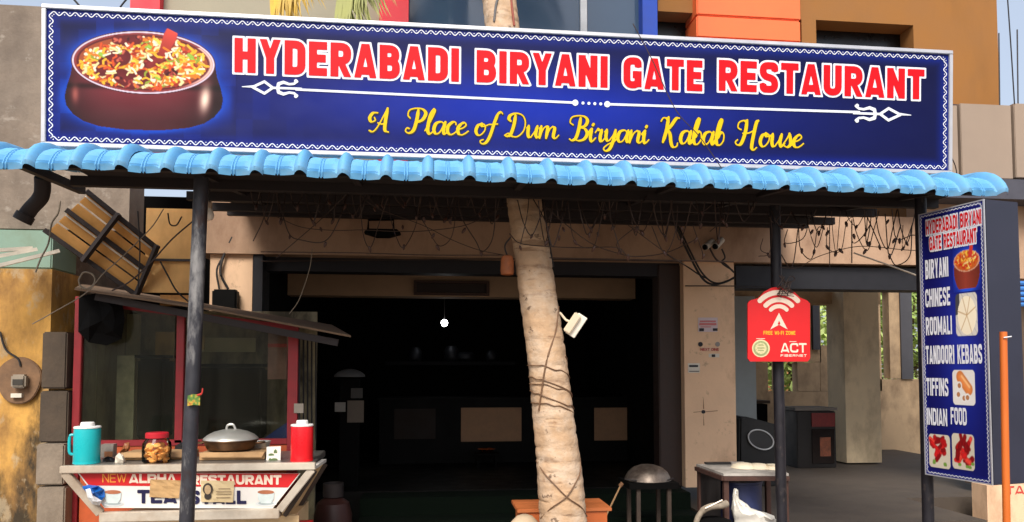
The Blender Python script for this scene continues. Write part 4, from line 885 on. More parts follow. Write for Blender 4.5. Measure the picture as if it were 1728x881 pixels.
m = MB(); m.box(cx0+.02, cx1-.02, CYF+.03, 5.62, A_.z-.03, A_.z+.018); build('counter_top', m, M('steel sheet', (150, 146, 140), .35, metal=.7, var=.15), cart, bevel=.004)
m = MB(); m.box(D_.x+.02, C_.x+.08, CYF+.17, 5.55, .12, C_.z-.035); build('cart_body', m, m_ply, cart)
m = MB(); m.box(D_.x+.02, C_.x+.10, CYF+.15, CYF+.168, C_.z-.23, C_.z-.04); build('apron_panel', m, m_ply, cart)
for x in (D_.x+.08, C_.x-.02):
    for y in (CYF+.22, 5.5): m = MB(); m.bar((x, y, 0), (x, y, .13), .05); build('leg', m, m_rust, cart)
# right flap
E1, E2, E3, E4 = U(529, 793, CYF+.02), U(547, 781, CYF+.45), U(502, 856, CYF+.5), U(478, 868, CYF+.14)
m = MB(); nv = (E2-E1).cross(E4-E1).normalized()*.012; m.prism([E1, E2, E3, E4], nv); build('side_board', m, m_ply, cart)
for p, q in ((E1, E4), (E2, E3)): rail(p-nv, q-nv, .03, .03, 'side_rail', M('dark rail', (70, 60, 54), .5))
m = MB(); m.bar(E2+Vector((0, 0, .015)), E1+Vector((0, 0, .015)), .03, .02); build('side_rail', m, M('white rail', (226, 222, 214), .5), cart)
m = MB(); m.box(C_.x+.06, C_.x+.17, CYF+.2, CYF+.3, .3, C_.z-.1); build('red_canister', m, M('red plastic', (206, 30, 34), .45), cart)
# banner: the plane A-B-C-D set back behind the rails
bo = Vector((0, .022, 0)); bn = (B_-A_).cross(D_-A_).normalized()
if bn.y > 0: bn = -bn
def BUV(px, py, h=0):
    d = FW+RT*((px-864)/F)+UP*((CY-py)/F); o = Vector((0, 0, EYE)); P0 = A_+bo; return o+d*((P0-o).dot(bn)/d.dot(bn))+bn*h
m = MB(); m.prism([BUV(130, 797), BUV(507, 799), BUV(460, 858), BUV(176, 857)], -bn*.006); bboard = build('banner_board', m, M('white flex', (226, 222, 216), .5, var=.05, scale=5), cart)
m = MB(); m.add([BUV(x, y, .002) for x, y in ((134, 798.5), (505, 799), (486, 822.5), (150, 819))], [(0, 3, 2, 1)]); build('red_strip', m, M('banner red', (204, 30, 34), .5, var=.05), bboard, fixn=False)
def cart_text(txt, x0, x1, y0, y1, mat, wt, K=1, gap=.08):
    p, q = BUV(x0, (y0+y1)/2), BUV(x1, (y0+y1)/2); t, b = BUV((x0+x1)/2, y0), BUV((x0+x1)/2, y1); ux = (q-p).normalized(); vy = (t-b); hg = vy.length; vy.normalize()
    D, gx, gy = text_sdf(txt, (q-p).length, hg, wt, gap, hg/22); V2, F2 = iso_mesh(D, gx, gy)
    o = p+vy*((b-p).dot(vy)); return print_obj('lettering', V2, F2, lambda x, y: o+ux*x+vy*y+bn*.0042, mat, bboard)
m_gold = M('orange text', (240, 150, 60), .5); m_cr = M('pale text', (240, 216, 196), .5)
cart_text('NEW', 173, 214, 799, 814, m_gold, .13); cart_text('ALPHA', 218, 298, 799.5, 815, m_cr, .26, gap=.05); cart_text('RESTAURANT', 322, 475, 800.5, 817, m_cr, .26, gap=.05)
m_nv = M('navy text', (24, 24, 66), .5); cart_text('TEA', 232, 299, 826, 849, m_nv, .25); cart_text('STALL', 318, 416, 827, 850, m_nv, .25)
def teacup(cx):
    ell = lambda x, y, rx, ry, h, mat, nm: build(nm, (lambda mm: (mm.add([BUV(x+rx*math.cos(a), y-ry*math.sin(a), h) for a in np.linspace(0, 2*math.pi, 25)[:-1]], [tuple(range(24))]), mm)[1])(MB()), mat, bboard, fixn=False)
    ell(cx, 850, 18, 4.6, .003, M('saucer', (214, 218, 218), .5), 'saucer_picture'); ell(cx, 849, 13, 3, .0042, M('saucer shade', (170, 182, 184), .5), 'saucer_picture')
    m = MB(); m.add([BUV(x, y, .0055) for x, y in ((cx-14, 830), (cx-13, 842), (cx-8, 849), (cx+8, 849), (cx+13, 842), (cx+14, 830))], [tuple(range(6))]); build('cup_picture', m, M('cup print', (206, 218, 216), .5, var=.1, scale=20), bboard, fixn=False)
    ell(cx, 830, 14, 3.4, .007, M('tea print', (176, 110, 78), .5), 'tea_picture')
teacup(191); teacup(449)
# paper notices pasted over the banner
def paper(name, quad, mat, label, cat='notice', h=.008):
    m = MB(); P = [BUV(x, y, h) for x, y in quad]; N_ = 6; vv = []; rgp = random.Random(len(label))
    for j in range(N_+1):
        for i in range(N_+1):
            s_, t_ = i/N_, j/N_; p = P[0]*(1-s_)*(1-t_)+P[1]*s_*(1-t_)+P[2]*s_*t_+P[3]*(1-s_)*t_; vv.append(p+bn*rgp.uniform(0, .006))
    m.add(vv, [(j*7+i, (j+1)*7+i, (j+1)*7+i+1, j*7+i+1) for j in range(6) for i in range(6)]); return m
t = build('torn_cardboard', paper('t', ((255, 808), (306, 810), (303, 840), (253, 838)), None, 'a'), M('tan torn paper', (190, 152, 104), .85, var=.2, scale=14), label='torn tan paper pasted over the banner left of the pole', cat='paper')
nt_ = thing('photo_notice', BUV(368, 846), 'cream paper notice with a printed portrait pasted over the banner', 'notice')
build('sheet', paper('t', ((340, 810), (396, 811), (394, 847), (340, 846)), None, 'bb'), M('cream notice paper', (206, 184, 142), .8, var=.12, scale=10), nt_)
m = MB(); hd = lambda x, y, rx, ry, h: m.add([BUV(x+rx*math.cos(a), y-ry*math.sin(a), h) for a in np.linspace(0, 2*math.pi, 15)[:-1]], [tuple(range(14))])
hd(352, 824, 8.5, 10, .0175); hd(352, 836, 6, 6, .0178); build('portrait_hair', m, M('dark ink', (52, 44, 40), .8), nt_, fixn=False)
m = MB(); hd(352, 825, 5.6, 8, .019); build('portrait_face', m, M('sepia ink', (176, 148, 112), .8, var=.2, scale=60), nt_, fixn=False)
m = MB()
for y, x0, x1 in ((823, 370, 390), (828, 366, 392), (832, 366, 392), (838, 366, 390)): m.add([BUV(x, yy, .0175) for x, yy in ((x0, y), (x1, y), (x1, y+1.2), (x0, y+1.2))], [(0, 3, 2, 1)])
build('printed_lines', m, M('faded ink', (130, 108, 84), .8), nt_, fixn=False)
# crumpled packet tucked behind the frame
t = thing('plastic_packet', BUV(160, 856), 'crumpled blue and white plastic packet hanging on the cart frame', 'packet')
def crumple(pts2, mat, nm, par, Yo, amp=.02, seed=1):
    rgp = random.Random(seed); m = MB(); c = Vector((sum(p[0] for p in pts2)/len(pts2), sum(p[1] for p in pts2)/len(pts2), 0)); n_ = len(pts2)
    ring1 = [U(x, y, Yo+rgp.uniform(-amp, amp)*.4) for x, y in pts2]; ring2 = [U(c.x+(x-c.x)*.55, c.y+(y-c.y)*.55, Yo-.02+rgp.uniform(-amp, amp)) for x, y in pts2]; ce = U(c.x, c.y, Yo-.035)
    bk = U(c.x, c.y, Yo+.02)
    m.add(ring1+ring2+[ce, bk], [(i, (i+1) % n_, n_+(i+1) % n_, n_+i) for i in range(n_)]+[(n_+i, n_+(i+1) % n_, 2*n_) for i in range(n_)]+[((i+1) % n_, i, 2*n_+1) for i in range(n_)])
    return build(nm, m, mat, par)
crumple([(135, 822), (150, 818), (166, 820), (176, 826), (177, 838), (170, 846), (158, 842), (145, 838)], M('blue plastic film', (26, 92, 170), .3, var=.5, scale=26), 'packet_body', t, CYF+.02, .03, 3)
crumple([(144, 826), (152, 824), (157, 836), (172, 845), (168, 853), (156, 851), (148, 840)], M('white plastic film', (222, 224, 226), .35, var=.12, scale=30), 'packet_corner', t, CYF-.02, .02, 5)

# ---- things on the counter
ZC = A_.z+.020
def on_counter(px, Y): p = U(px, 785, Y); return Vector((p.x, Y, ZC))
def thermos(px, Y, r, h, col, label, hand=-1):
    p = on_counter(px, Y); t = thing('thermos_flask', p, label, 'flask'); mt_ = M('thermos '+label[:5], col, .32, var=.03)
    m = MB(); m.lathe([(r*.96, 0), (r, .008), (r, h-.012), (r*.97, h)], p, 28); build('flask_body', m, mt_, t, smooth=True)
    m = MB(); m.lathe([(r*1.02, h), (r*1.02, h+.008), (r*.96, h+.012)], p, 28); build('rim', m, M('white plastic', (236, 234, 230), .4, var=.03), t, smooth=True)
    m = MB(); m.lathe([(r*.52, h+.012), (r*.54, h+.016), (r*.52, h+.034), (r*.46, h+.038)], p, 20); build('stopper', m, MATS['white plastic'], t, smooth=True)
    a = R(196 if hand < 0 else 60); dv = Vector((math.cos(a), math.sin(a), 0)); m = MB(); m.tube(curve([p+dv*r+Vector((0, 0, h*.82)), p+dv*(r+.02)+Vector((0, 0, h*.76)), p+dv*(r+.02)+Vector((0, 0, h*.34)), p+dv*r+Vector((0, 0, h*.25))]), .009, 8); build('handle', m, mt_, t, smooth=True)
    m = MB(); m.lathe([(r*1.02, -.0005), (r*1.02, .012)], p, 28); build('base_ring', m, mt_, t)
thermos(146, 5.02, .077, .222, (22, 178, 184), 'teal thermos flask with white stopper at the left end of the cart counter')
thermos(509, 4.99, .071, .226, (232, 22, 34), 'red thermos flask with white stopper at the right end of the cart counter', 1)
p = on_counter(264, 5.0); jar = thing('cookie_jar', p, 'clear plastic jar of cookies with a red screw lid on the counter', 'jar')
m = MB(); m.lathe([(.075, .001), (.086, .012), (.088, .09), (.084, .125), (.066, .148), (.062, .16)], p, 28); build('jar_wall', m, MG('clear plastic', (246, 242, 238), 1.3), jar, smooth=True)
m = MB(); m.lathe([(.07, .158), (.07, .186), (.064, .192)], p, 28); build('lid', m, M('red lid', (186, 30, 44), .4, var=.05), jar, smooth=True)
m_ck = M('cookie', (240, 178, 96), .8, var=.25, scale=60); rgc = random.Random(2)
cm = MB(); cm.lathe([(.012, -.008), (.022, -.004), (.023, .004), (.014, .009)], (0, 0, 0), 9); cme = raw_mesh('cookie', cm, m_ck)
for k in range(34):
    a = rgc.uniform(0, 6.3); q = .058*math.sqrt(rgc.uniform(.25, 1)); o = new_obj('cookie', cme, jar); o.location = (q*math.cos(a), q*math.sin(a), .016+.1*(k/34)); o.rotation_euler = (rgc.uniform(-1, 1), rgc.uniform(-1, 1), rgc.uniform(0, 6))
m_card = M('corrugated cardboard', (176, 140, 98), .85, var=.14, scale=6, stain=[((120, 88, 58), 4, .55, .75, (1, 1, 1), .5)])
def carton(px0, px1, py0, Y, dep, label):
    a, b = U(px0, 780, Y), U(px1, 780, Y); zt_ = U((px0+px1)/2, py0, Y).z; t = thing('cardboard_box', ((a.x+b.x)/2, Y+dep/2, ZC), label, 'box')
    m = MB(); m.box(a.x, b.x, Y, Y+dep, ZC, zt_); build('carton', m, m_card, t, bevel=.003)
    m = MB(); m.add([(a.x, Y-.001, zt_), (b.x, Y-.001, zt_), (b.x-.01, Y-.03, zt_-.03), (a.x+.02, Y-.035, zt_-.025)], [(0, 3, 2, 1)]); m.v += [tuple(Vector(v)+Vector((0, .002, .003))) for v in m.v[:4]]; m.f.append((4, 5, 6, 7)); m.mi.append(0); build('flap', m, m_card, t); return zt_
carton(204, 318, 764, 5.14, .22, 'low cardboard box behind the cookie jar'); zt2 = carton(336, 446, 764, 5.08, .3, 'wide cardboard box under the steel pot')
p = U(388, 762, 5.2); p = Vector((p.x, 5.22, zt2+.002)); pot = thing('cooking_pot', p, 'dark cooking pot with a domed steel lid standing on the cardboard box', 'pot')
m = MB(); m.lathe([(.12, 0), (.15, .012), (.168, .05), (.172, .066), (.182, .07), (.180, .074)], p, 36); build('vessel', m, M('sooty brass', (92, 66, 44), .4, metal=.7, var=.3, scale=12), pot, smooth=True)
m = MB(); m.lathe([(.178, .075), (.176, .082), (.15, .105), (.11, .125), (.06, .138), (.022, .143)], p, 36); lid = build('lid', m, M('steel lid', (196, 194, 186), .34, metal=.55, var=.12, scale=6), pot, smooth=True)
m = MB(); m.tube(curve([p+Vector((-.03, 0, .14)), p+Vector((-.022, 0, .168)), p+Vector((.012, 0, .172)), p+Vector((.03, 0, .14))]), .008, 8); build('knob', m, MATS['steel lid'], lid, smooth=True)
for s_ in (-1, 1): m = MB(); m.tube(curve([p+Vector((s_*.172, -.035, .05)), p+Vector((s_*.215, -.02, .052)), p+Vector((s_*.215, .02, .052)), p+Vector((s_*.172, .035, .05))]), .007, 8); build('handle', m, MATS['sooty brass'], pot, smooth=True)
# leaning card, black bag, wrappers
t = thing('leaf_card', on_counter(461, 5.05), 'white card with a green leaf print leaning on the counter', 'card')
a, b, c, d = U(449, 787, 5.04), U(473, 787, 5.04), U(474, 753, 5.10), U(450, 754, 5.10); m = MB(); m.prism([a, b, c, d], (0, .004, 0)); build('card', m, M('card white', (222, 216, 204), .7), t)
m = MB()
for x, y, rx, ry in ((458, 768, 5, 3), (465, 764, 3, 6), (463, 776, 6, 3), (456, 778, 3, 5)): m.add([U(x+rx*math.cos(q), y+ry*math.sin(q), 5.04+.06*(787-y)/33)-Vector((0, .003, 0)) for q in np.linspace(0, 6.28, 11)[:-1]], [tuple(range(10))[::-1]])
build('leaf_print', m, M('leaf green print', (96, 118, 70), .7), t, fixn=False)
t = thing('black_bag', on_counter(186, 5.1), 'small black plastic bag between teal flask and cookie jar', 'bag')
crumple([(172, 786), (174, 774), (182, 770), (190, 772), (198, 777), (204, 786)], M('black plastic film', (20, 20, 24), .3), 'bag_body', t, 5.1, .03, 8)
t = thing('snack_tin', on_counter(182, 5.25), 'small printed card box at the back of the counter beside the teal flask', 'box')
m = MB(); m.pbox(170, 750, 191, 772, 5.25, .06); build('tin', m, M('grey card', (150, 140, 130), .7, var=.25, scale=30), t)
m = MB(); m.pbox(176, 762, 190, 771, 5.246, .003); build('picture_label', m, M('brown print', (150, 96, 60), .7, var=.4, scale=40), t)
t = thing('snack_wrapper', on_counter(215, 5.3), 'crumpled brown snack packet standing behind the cardboard box', 'packet')
crumple([(198, 768), (206, 758), (210, 748), (218, 746), (220, 756), (214, 766)], M('brown wrapper', (150, 92, 52), .5, var=.4, scale=30), 'wrapper', t, 5.3, .03, 9)

t = thing('paper_tissue', on_counter(203, 5.02), 'crumpled white tissue between the teal flask and the cookie jar', 'tissue')
crumple([(193, 785), (195, 770), (201, 764), (208, 768), (212, 778), (211, 786)], M('white tissue', (206, 196, 180), .9, var=.12, scale=30), 'tissue', t, 5.04, .03, 21)
p = on_counter(435, 5.42); t = thing('steel_dish', p, 'small steel dish behind the leaf card at the right of the pot', 'dish')
m = MB(); m.lathe([(.05, 0), (.07, .02), (.085, .085), (.09, .09), (.08, .085), (.06, .03)], p, 22); build('dish', m, MATS['steel lid'], t, smooth=True)
t = thing('cloth_rag', on_counter(322, 5.3), 'dark crumpled cloth on the counter just left of the grey pole', 'cloth')
crumple([(292, 766), (296, 752), (306, 746), (318, 750), (328, 760), (330, 768)], M('dark cloth', (24, 22, 24), .8), 'cloth', t, 5.36, .03, 31)

# ================================================================== KIOSK CABINET
KY = 5.66
kio = thing('kitchen_kiosk', (U(310, 880, KY).x, 5.9, 0), 'glass kitchen kiosk with red frame and sagging sheet roof behind the tea cart', 'kiosk')
m_kg = dust_haze(MG('smoky glass', (222, 224, 216), 1.22), (140, 140, 124), .05)
m_kred = M('dull red frame', (140, 26, 34), .5, var=.2, scale=10)
for nm, x0, y0, x1, y1 in (('frame_post', 121, 500, 134, 900), ('frame_post', 296, 530, 309, 748), ('frame_post', 484, 548, 501, 900), ('frame_rail', 134.5, 742, 483.5, 752)):
    m = MB(); m.pbox(x0, y0, x1, y1, KY, .05); build(nm, m, m_kred, kio, bevel=.003)
m = MB(); m.bar(U(128, 507, KY+.03), U(492, 553, KY+.03), .03, .04); build('frame_rail', m, m_kred, kio)
for x0, x1 in ((134.5, 295.5), (309.5, 483.5)):
    m = MB(); yl = lambda x: 511+(x-128)*46/364; m.prism([U(x0, yl(x0), KY+.025), U(x1, yl(x1), KY+.025), U(x1, 741.5, KY+.025), U(x0, 741.5, KY+.025)], (0, .005, 0)); build('glass_pane', m, m_kg, kio)
m = MB(); m.pbox(134.5, 752.5, 483.5, 905, KY+.01, .04); build('lower_panel', m, M('orange board', (186, 84, 40), .7, var=.2), kio)
m = MB(); x0, x1, z0, z1 = rect(122, 480, 500, 900, KY); m.box(x0, x1, KY+.95, KY+1.0, 0, 2.1); m.box(x0, x0+.03, KY+.06, KY+.94, 0, 2.1); build('back_wall', m, M('stained kiosk wall', (178, 166, 136), .9, var=.4, scale=2, stain=[((40, 34, 26), 1.6, .5, .7, (1, 1, .4), .9)]), kio)
m_kw = M('kiosk dim panel', (206, 198, 166), .85, var=.25, scale=3)
m = MB(); m.pbox(150, 560, 190, 742, KY+.8, .05); m.pbox(196, 530, 232, 742, KY+.85, .05); m.pbox(335, 570, 430, 594, KY+.85, .04); build('inner_board', m, m_kw, kio)
for (x0, y0, x1, y1, dY, cc_, nm) in ((140, 540, 163, 742, .30, (150, 146, 108), 'side_curtain'), (196, 600, 226, 742, .5, (214, 210, 184), 'wall_tile_panel'), (262, 560, 294, 610, .6, (190, 150, 92), 'inner_shelf'), (312, 566, 345, 590, .5, (176, 150, 112), 'inner_shelf'), (452, 560, 484, 640, .12, (170, 128, 124), 'pasted_poster'), (452, 580, 484, 586, .115, (210, 90, 90), 'poster_band')):
    m = MB(); m.pbox(x0, y0, x1, y1, KY+dY, .012); build(nm, m, M('kiosk '+nm+str(x0), cc_, .8, var=.35, scale=9), kio)
# sagging sheet roof
ra, rb, rc_, rd = U(126, 486, 5.38), U(592, 566, 5.38), U(560, 548, 6.6), U(140, 478, 6.6)
m = MB(); mid = (ra+rb)/2+Vector((0, 0, .02)); m.prism([ra, mid, rb, rc_, rd], (0, 0, -.014)); build('roof_sheet', m, M('dusty sheet', (112, 90, 70), .85, var=.25, scale=6), kio)
m = MB(); m.bar(ra+Vector((.1, .1, -.05)), rb+Vector((-.1, .1, -.05)), .04, .05); build('roof_batten', m, m_rust, kio)
# barred side
for i in range(5): m = MB(); m.tube([U(505+i*7, 560+i*2, KY+.03+i*.12), U(505+i*7, 740, KY+.03+i*.12)], .006, 6); build('side_bar', m, m_steel_d, kio)
m = MB(); m.pbox(496, 681, 512, 697, KY-.01, .004); build('paper_tag', m, M('dim paper', (150, 140, 128), .8), kio)
# things inside
t = thing('blue_cloth', U(470, 742, KY+.3), 'blue cloth hanging inside the kiosk behind the glass', 'cloth')
m = MB(); m.prism([U(440, 744, KY+.32), U(484, 744, KY+.25), U(486, 712, KY+.25), U(470, 722, KY+.3)], (0, .01, 0)); build('cloth', m, M('blue cloth', (50, 74, 160), .8), t)
t = thing('black_bundle', U(170, 580, 5.5), 'bulky black bundle hanging under the left end of the kiosk roof', 'bundle')
crumple([(133, 500), (165, 494), (205, 502), (211, 540), (205, 572), (180, 583), (150, 578), (132, 560)], M('black tarpaulin', (8, 7, 7), .8, var=.3, spec=.1), 'bundle_body', t, 5.6, .03, 11)
# dark cabinet stacks inside, seen dimly
for k, (x0, y0, x1, y1, lb) in enumerate(((230, 605, 275, 742, 'tall dark canister inside the kiosk left of the red middle post'), (318, 620, 440, 742, 'dark shelf unit inside the kiosk behind the grey pole'))):
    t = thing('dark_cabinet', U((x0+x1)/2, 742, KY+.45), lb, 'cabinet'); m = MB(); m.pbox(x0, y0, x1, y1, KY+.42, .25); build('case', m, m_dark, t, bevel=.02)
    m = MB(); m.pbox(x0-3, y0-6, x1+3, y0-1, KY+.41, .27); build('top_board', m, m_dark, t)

# slanted shutter and yellow sheet partition at the left end of the awning
m_ysh = M('amber sheet', (226, 184, 118), .6, var=.1, scale=5, stain=[((168, 116, 56), 2.5, .5, .75, (1, 1, .4), .5)])
glowing(m_ysh, .5)
sh = thing('yellow_partition', U(290, 495, 5.85), 'upright yellow sheet partition with one black rail at the left end of the awning', 'partition')
m = MB(); m.pbox(246, 352, 329, 438, 5.85, .012); build('sheet', m, m_ysh, sh); m = MB(); m.pbox(240, 441, 330, 494, 5.85, .012); build('sheet', m, m_ysh, sh)
m = MB(); m.pbox(238, 436.5, 334, 440.5, 5.835, .03); build('rail', m, m_rust, sh); m = MB(); m.pbox(329.5, 352, 336, 520, 5.84, .03); build('edge_post', m, m_wb, sh)
m = MB(); m.pbox(270, 498, 330, 516, 5.9, .04); build('brick_course', m, M('pale bricks', (216, 160, 96), .8, var=.25, scale=20), sh)
ss = thing('slanted_shutter', U(170, 500, 5.7), 'slanted shutter of amber slats with black cross bars below the awning', 'shutter')
def SHP(e, f, o=0):                                      # e along the slats, f across them
    x = (150+e*114)*(1-f)+(80+e*150)*f; y = (326+e*92)*(1-f)+(392+e*106)*f; return U(x, y, 5.45+.32*e+.1*f+o)
for k in range(4):
    f0, f1 = k/4+.015, (k+1)/4-.02
    m = MB(); m.prism([SHP(0, f0), SHP(1, f0), SHP(1, f1), SHP(0, f1)], (0, .008, 0)); build('slat', m, m_ysh, ss)
for e in (.42, 1.0):
    m = MB(); m.bar(SHP(e, -.05, -.04), SHP(e, 1.06, -.04), .034, .03); build('cross_bar', m, m_rust, ss)
for f in (0, .48, 1.0):
    m = MB(); m.bar(SHP(-.04, f, -.015), SHP(1.03, f, -.015), .026, .03); build('long_rail', m, m_rust, ss)
for f in (.08, .56): m = MB(); m.bar(SHP(0, f, -.012), SHP(1, f, -.012), .010, .012); build('pale_strip', m, m_wb, ss)
t = thing('gutter_end', U(45, 372, 4.9), 'dark gutter elbow under the left end of the awning', 'gutter')
m = MB(); m.tube(curve([U(72, 300, 4.75), U(70, 330, 4.8), U(52, 352, 4.85), U(40, 368, 4.85)]), .045, 12); build('pipe', m, m_rust, t, smooth=True); m = MB(); m.tube([U(44, 362, 4.85), U(37, 373, 4.85)], .055, 12); build('collar', m, m_rust, t, smooth=True)

# ================================================================== INSIDE THE DINING ROOM
FZ = .47
m_blackc = M('black counter', (7, 7, 7), .6, var=.2, spec=.1); m_pan = M('cream counter panel', (150, 116, 88), .8, var=.12, scale=12, bump=.2)
ct = thing('service_counter', (1.0, 9.2, FZ), 'long black service counter with cream front panels inside the doorway', 'counter')
x0, x1, z0, z1 = rect(640, 676, 1108, 760, 9.0)
m = MB(); m.box(x0, x1, 9.0, 9.5, FZ, z1); build('counter_body', m, m_blackc, ct); m = MB(); m.box(x0-.03, x1+.03, 8.95, 9.55, z1+.002, z1+.04); build('counter_top', m, m_blackc, ct, bevel=.008)
for a, b, c, d, mt_ in ((778, 688, 880, 745, m_pan), (1003, 688, 1099, 743, m_pan), (665, 690, 735, 741, M('dim cream panel', (36, 27, 22), .85, var=.2))):  # third panel: same cream, the room's dimness put into its colour
    m = MB(); m.pbox(a, b, c, d, 8.985, .014); build('front_panel', m, mt_, ct, bevel=.003)
t = thing('copper_bowl', U(821, 762, 8.7), 'shallow copper bowl glinting below the left counter panel', 'bowl'); p = U(821, 764, 8.7)
m = MB(); m.lathe([(.03, 0), (.07, .01), (.1, .04), (.104, .044), (.096, .04), (.06, .016)], p, 24); build('bowl', m, M('copper', (196, 116, 66), .25, metal=1), t, smooth=True)
m = MB(); m.box(p.x-.14, p.x+.14, 8.6, 8.8, p.z-.03, p.z-.002); m.box(p.x-.12, p.x-.09, 8.62, 8.78, FZ, p.z-.03); m.box(p.x+.09, p.x+.12, 8.62, 8.78, FZ, p.z-.03); build('stand', m, m_dark, t)
# bare lamp
lp = thing('pendant_lamp', U(750, 545, 9.6), 'small glowing round lamp hanging in the dark room', 'lamp'); p = U(750, 545, 9.6)
m = MB(); m.lathe([(.012, -.045), (.035, -.03), (.045, 0), (.035, .03), (.014, .042)], p, 16); build('bulb', m, ME('lamp glow', (255, 255, 250), 9), lp, smooth=True)
m = MB(); m.tube([p+Vector((0, 0, .042)), Vector((p.x, p.y, 2.96))], .005, 6); build('cord', m, m_blackw, lp)
lt = bpy.data.lights.new('bulb_light', 'POINT'); lt.energy = .5; lt.shadow_soft_size = .05; lo = bpy.data.objects.new('bulb_light', lt); COL.objects.link(lo); lo.parent = lp; lo.location = (0, -.08, 0)
# smoky shelf with utensils behind the counter
sh2 = thing('utensil_shelf', U(760, 612, 9.9), 'dark wall shelf with faint utensils below the glowing lamp', 'shelf')
m = MB(); m.pbox(650, 610, 870, 616, 9.8, .3); build('shelf_board', m, M('shelf dark steel', (22, 22, 25), .6, metal=.6, spec=.1), sh2)
for px, r_, h_ in ((700, .09, .18), (762, .10, .20), (786, .13, .12), (830, .08, .14)):
    p = U(px, 609, 9.95); m = MB(); m.lathe([(r_*.8, .0), (r_, .03), (r_, h_*.7), (r_*.6, h_)], p, 18); build('utensil', m, M('dull steel', (40, 42, 48), .5, metal=.7, var=.2), sh2, smooth=True)
# notice stand
ns = thing('notice_stand', U(590, 800, 7.3), 'dark stand with a small pale dome and pasted paper notes left in the doorway', 'stand')
p = U(590, 640, 7.3); m = MB(); m.box(p.x-.09, p.x+.09, 7.3, 7.42, FZ, p.z); build('panel', m, m_dark, ns)
p2 = U(590, 636, 7.34); m = MB(); m.lathe([(.15, 0), (.145, .02), (.11, .05), (.06, .07), (.02, .078)], p2, 22); build('dome_cap', m, M('dusty cap', (84, 84, 84), .6, var=.2), ns, smooth=True)
for a, b, c, d, cc_ in ((565, 679, 583, 695, (140, 136, 130)), (586, 676, 614, 713, (104, 94, 84)), (592, 655, 612, 672, (70, 68, 66))):
    m = MB(); m.pbox(a, b, c, d, 7.285, .004); build('paper_note', m, M('note %d' % cc_[0], cc_, .85, var=.1, scale=30), ns)
# gas cylinder
gc = thing('gas_cylinder', (U(560, 880, 6.3).x, 6.3, 0), 'dark gas cylinder standing on the ground right of the tea cart', 'cylinder')
p = Vector((U(562, 860, 6.3).x, 6.3, 0)); m = MB(); m.lathe([(.13, 0), (.15, .03), (.155, .40), (.13, .50), (.06, .55), (.04, .56)], p, 26); build('tank', m, M('sooty red', (58, 30, 26), .5, var=.3), gc, smooth=True)
m = MB(); m.lathe([(.085, .55), (.085, .66), (.078, .66), (.078, .56)], p, 20); build('collar', m, m_rust, gc, smooth=True); m = MB(); m.tube([p+Vector((0, 0, .55)), p+Vector((0, 0, .63))], .018, 8); build('valve', m, M('brass', (150, 116, 60), .4, metal=.8), gc)

# ================================================================== THINGS IN FRONT
# wooden table behind the trunk
m_wood = M('orange brown wood', (176, 98, 50), .6, var=.2, scale=4, stretch=(.4, 3, 3))
tb = thing('wooden_table', (U(945, 860, 5.2).x, 5.2, 0), 'orange brown wooden table behind the foot of the palm trunk', 'table')
xa, xb = U(868, 850, 5.2).x, U(1022, 850, 5.2).x; zt3 = U(945, 850, 5.2).z
for i in range(3): m = MB(); m.box(xa, xb, 5.02+.125*i, 5.02+.125*(i+1)-.004, zt3-.025, zt3); build('plank', m, m_wood, tb, bevel=.003)
m = MB(); m.box(xa+.03, xb-.03, 5.035, 5.05, zt3-.16, zt3-.026); build('apron', m, M('bright orange board', (184, 94, 44), .55, var=.1), tb)
for x in (xa+.05, xb-.05):
    for y in (5.08, 5.34): m = MB(); m.bar((x, y, 0), (x, y, zt3-.026), .045); build('leg', m, m_wood, tb)
t = thing('steel_tray', U(893, 842, 5.25), 'pale round bowl at the foot of the trunk beside the table', 'bowl')
p = Vector((U(884, 872, 4.9).x, 4.86, 0)); zb_ = U(884, 868, 4.86).z; m = MB(); m.lathe([(.07, 0), (.09, .01), (.09, zb_-.05), (.05, zb_-.01), (.02, zb_)], p, 20); build('bowl', m, M('dull plastic', (190, 168, 140), .5), t, smooth=True)
# upturned wok on a stand
wk = thing('upturned_wok', (U(1092, 840, 5.9).x, 5.9, 0), 'grey upturned wok resting on a dark iron stand', 'wok')
p = U(1093, 809, 5.9); m = MB(); m.lathe([(.188, 0), (.185, .012), (.16, .06), (.115, .098), (.06, .118), (.015, .124)], p, 32); build('wok_shell', m, M('burnt steel', (128, 116, 106), .45, metal=.6, var=.4, scale=9, stain=[((60, 46, 40), 6, .5, .7, (1, 1, 1), .7)]), wk, smooth=True)
m = MB(); m.box(p.x-.2, p.x+.2, 5.72, 6.08, p.z-.05, p.z-.004); build('stand_top', m, m_dark, wk)
for dx in (-.12, .13):
    for dy in (5.76, 6.04): m = MB(); m.bar((p.x+dx, dy, 0), (p.x+dx, dy, p.z-.05), .03); build('leg', m, M('worn iron', (64, 52, 44), .7, var=.3), wk)
for x, dx in ((-.185, -.01), (.17, .03)): m = MB(); m.tube(curve([p+Vector((x*.9, -.06, .012)), p+Vector((x+dx-.02, -.1, .02)), p+Vector((x*.7, -.14, .012))]), .006, 6); build('handle', m, m_rust, wk)
# broom stick
t = thing('broom', (U(1020, 880, 5.6).x, 5.6, 0), 'thin broom stick leaning behind the wooden table', 'broom')
m = MB(); a, b = U(1048, 818, 5.75), U(1018, 880, 5.6); k = b+(b-a)*(b.z/(a-b).z); m.tube([a, k], .007, 6); build('stick', m, M('dry cane', (150, 116, 80), .8), t)
m = MB(); m.tube([a-Vector((.01, 0, .012)), a+Vector((.012, 0, .014))], .016, 8); build('knob', m, M('cane knob', (120, 84, 56), .8), t)

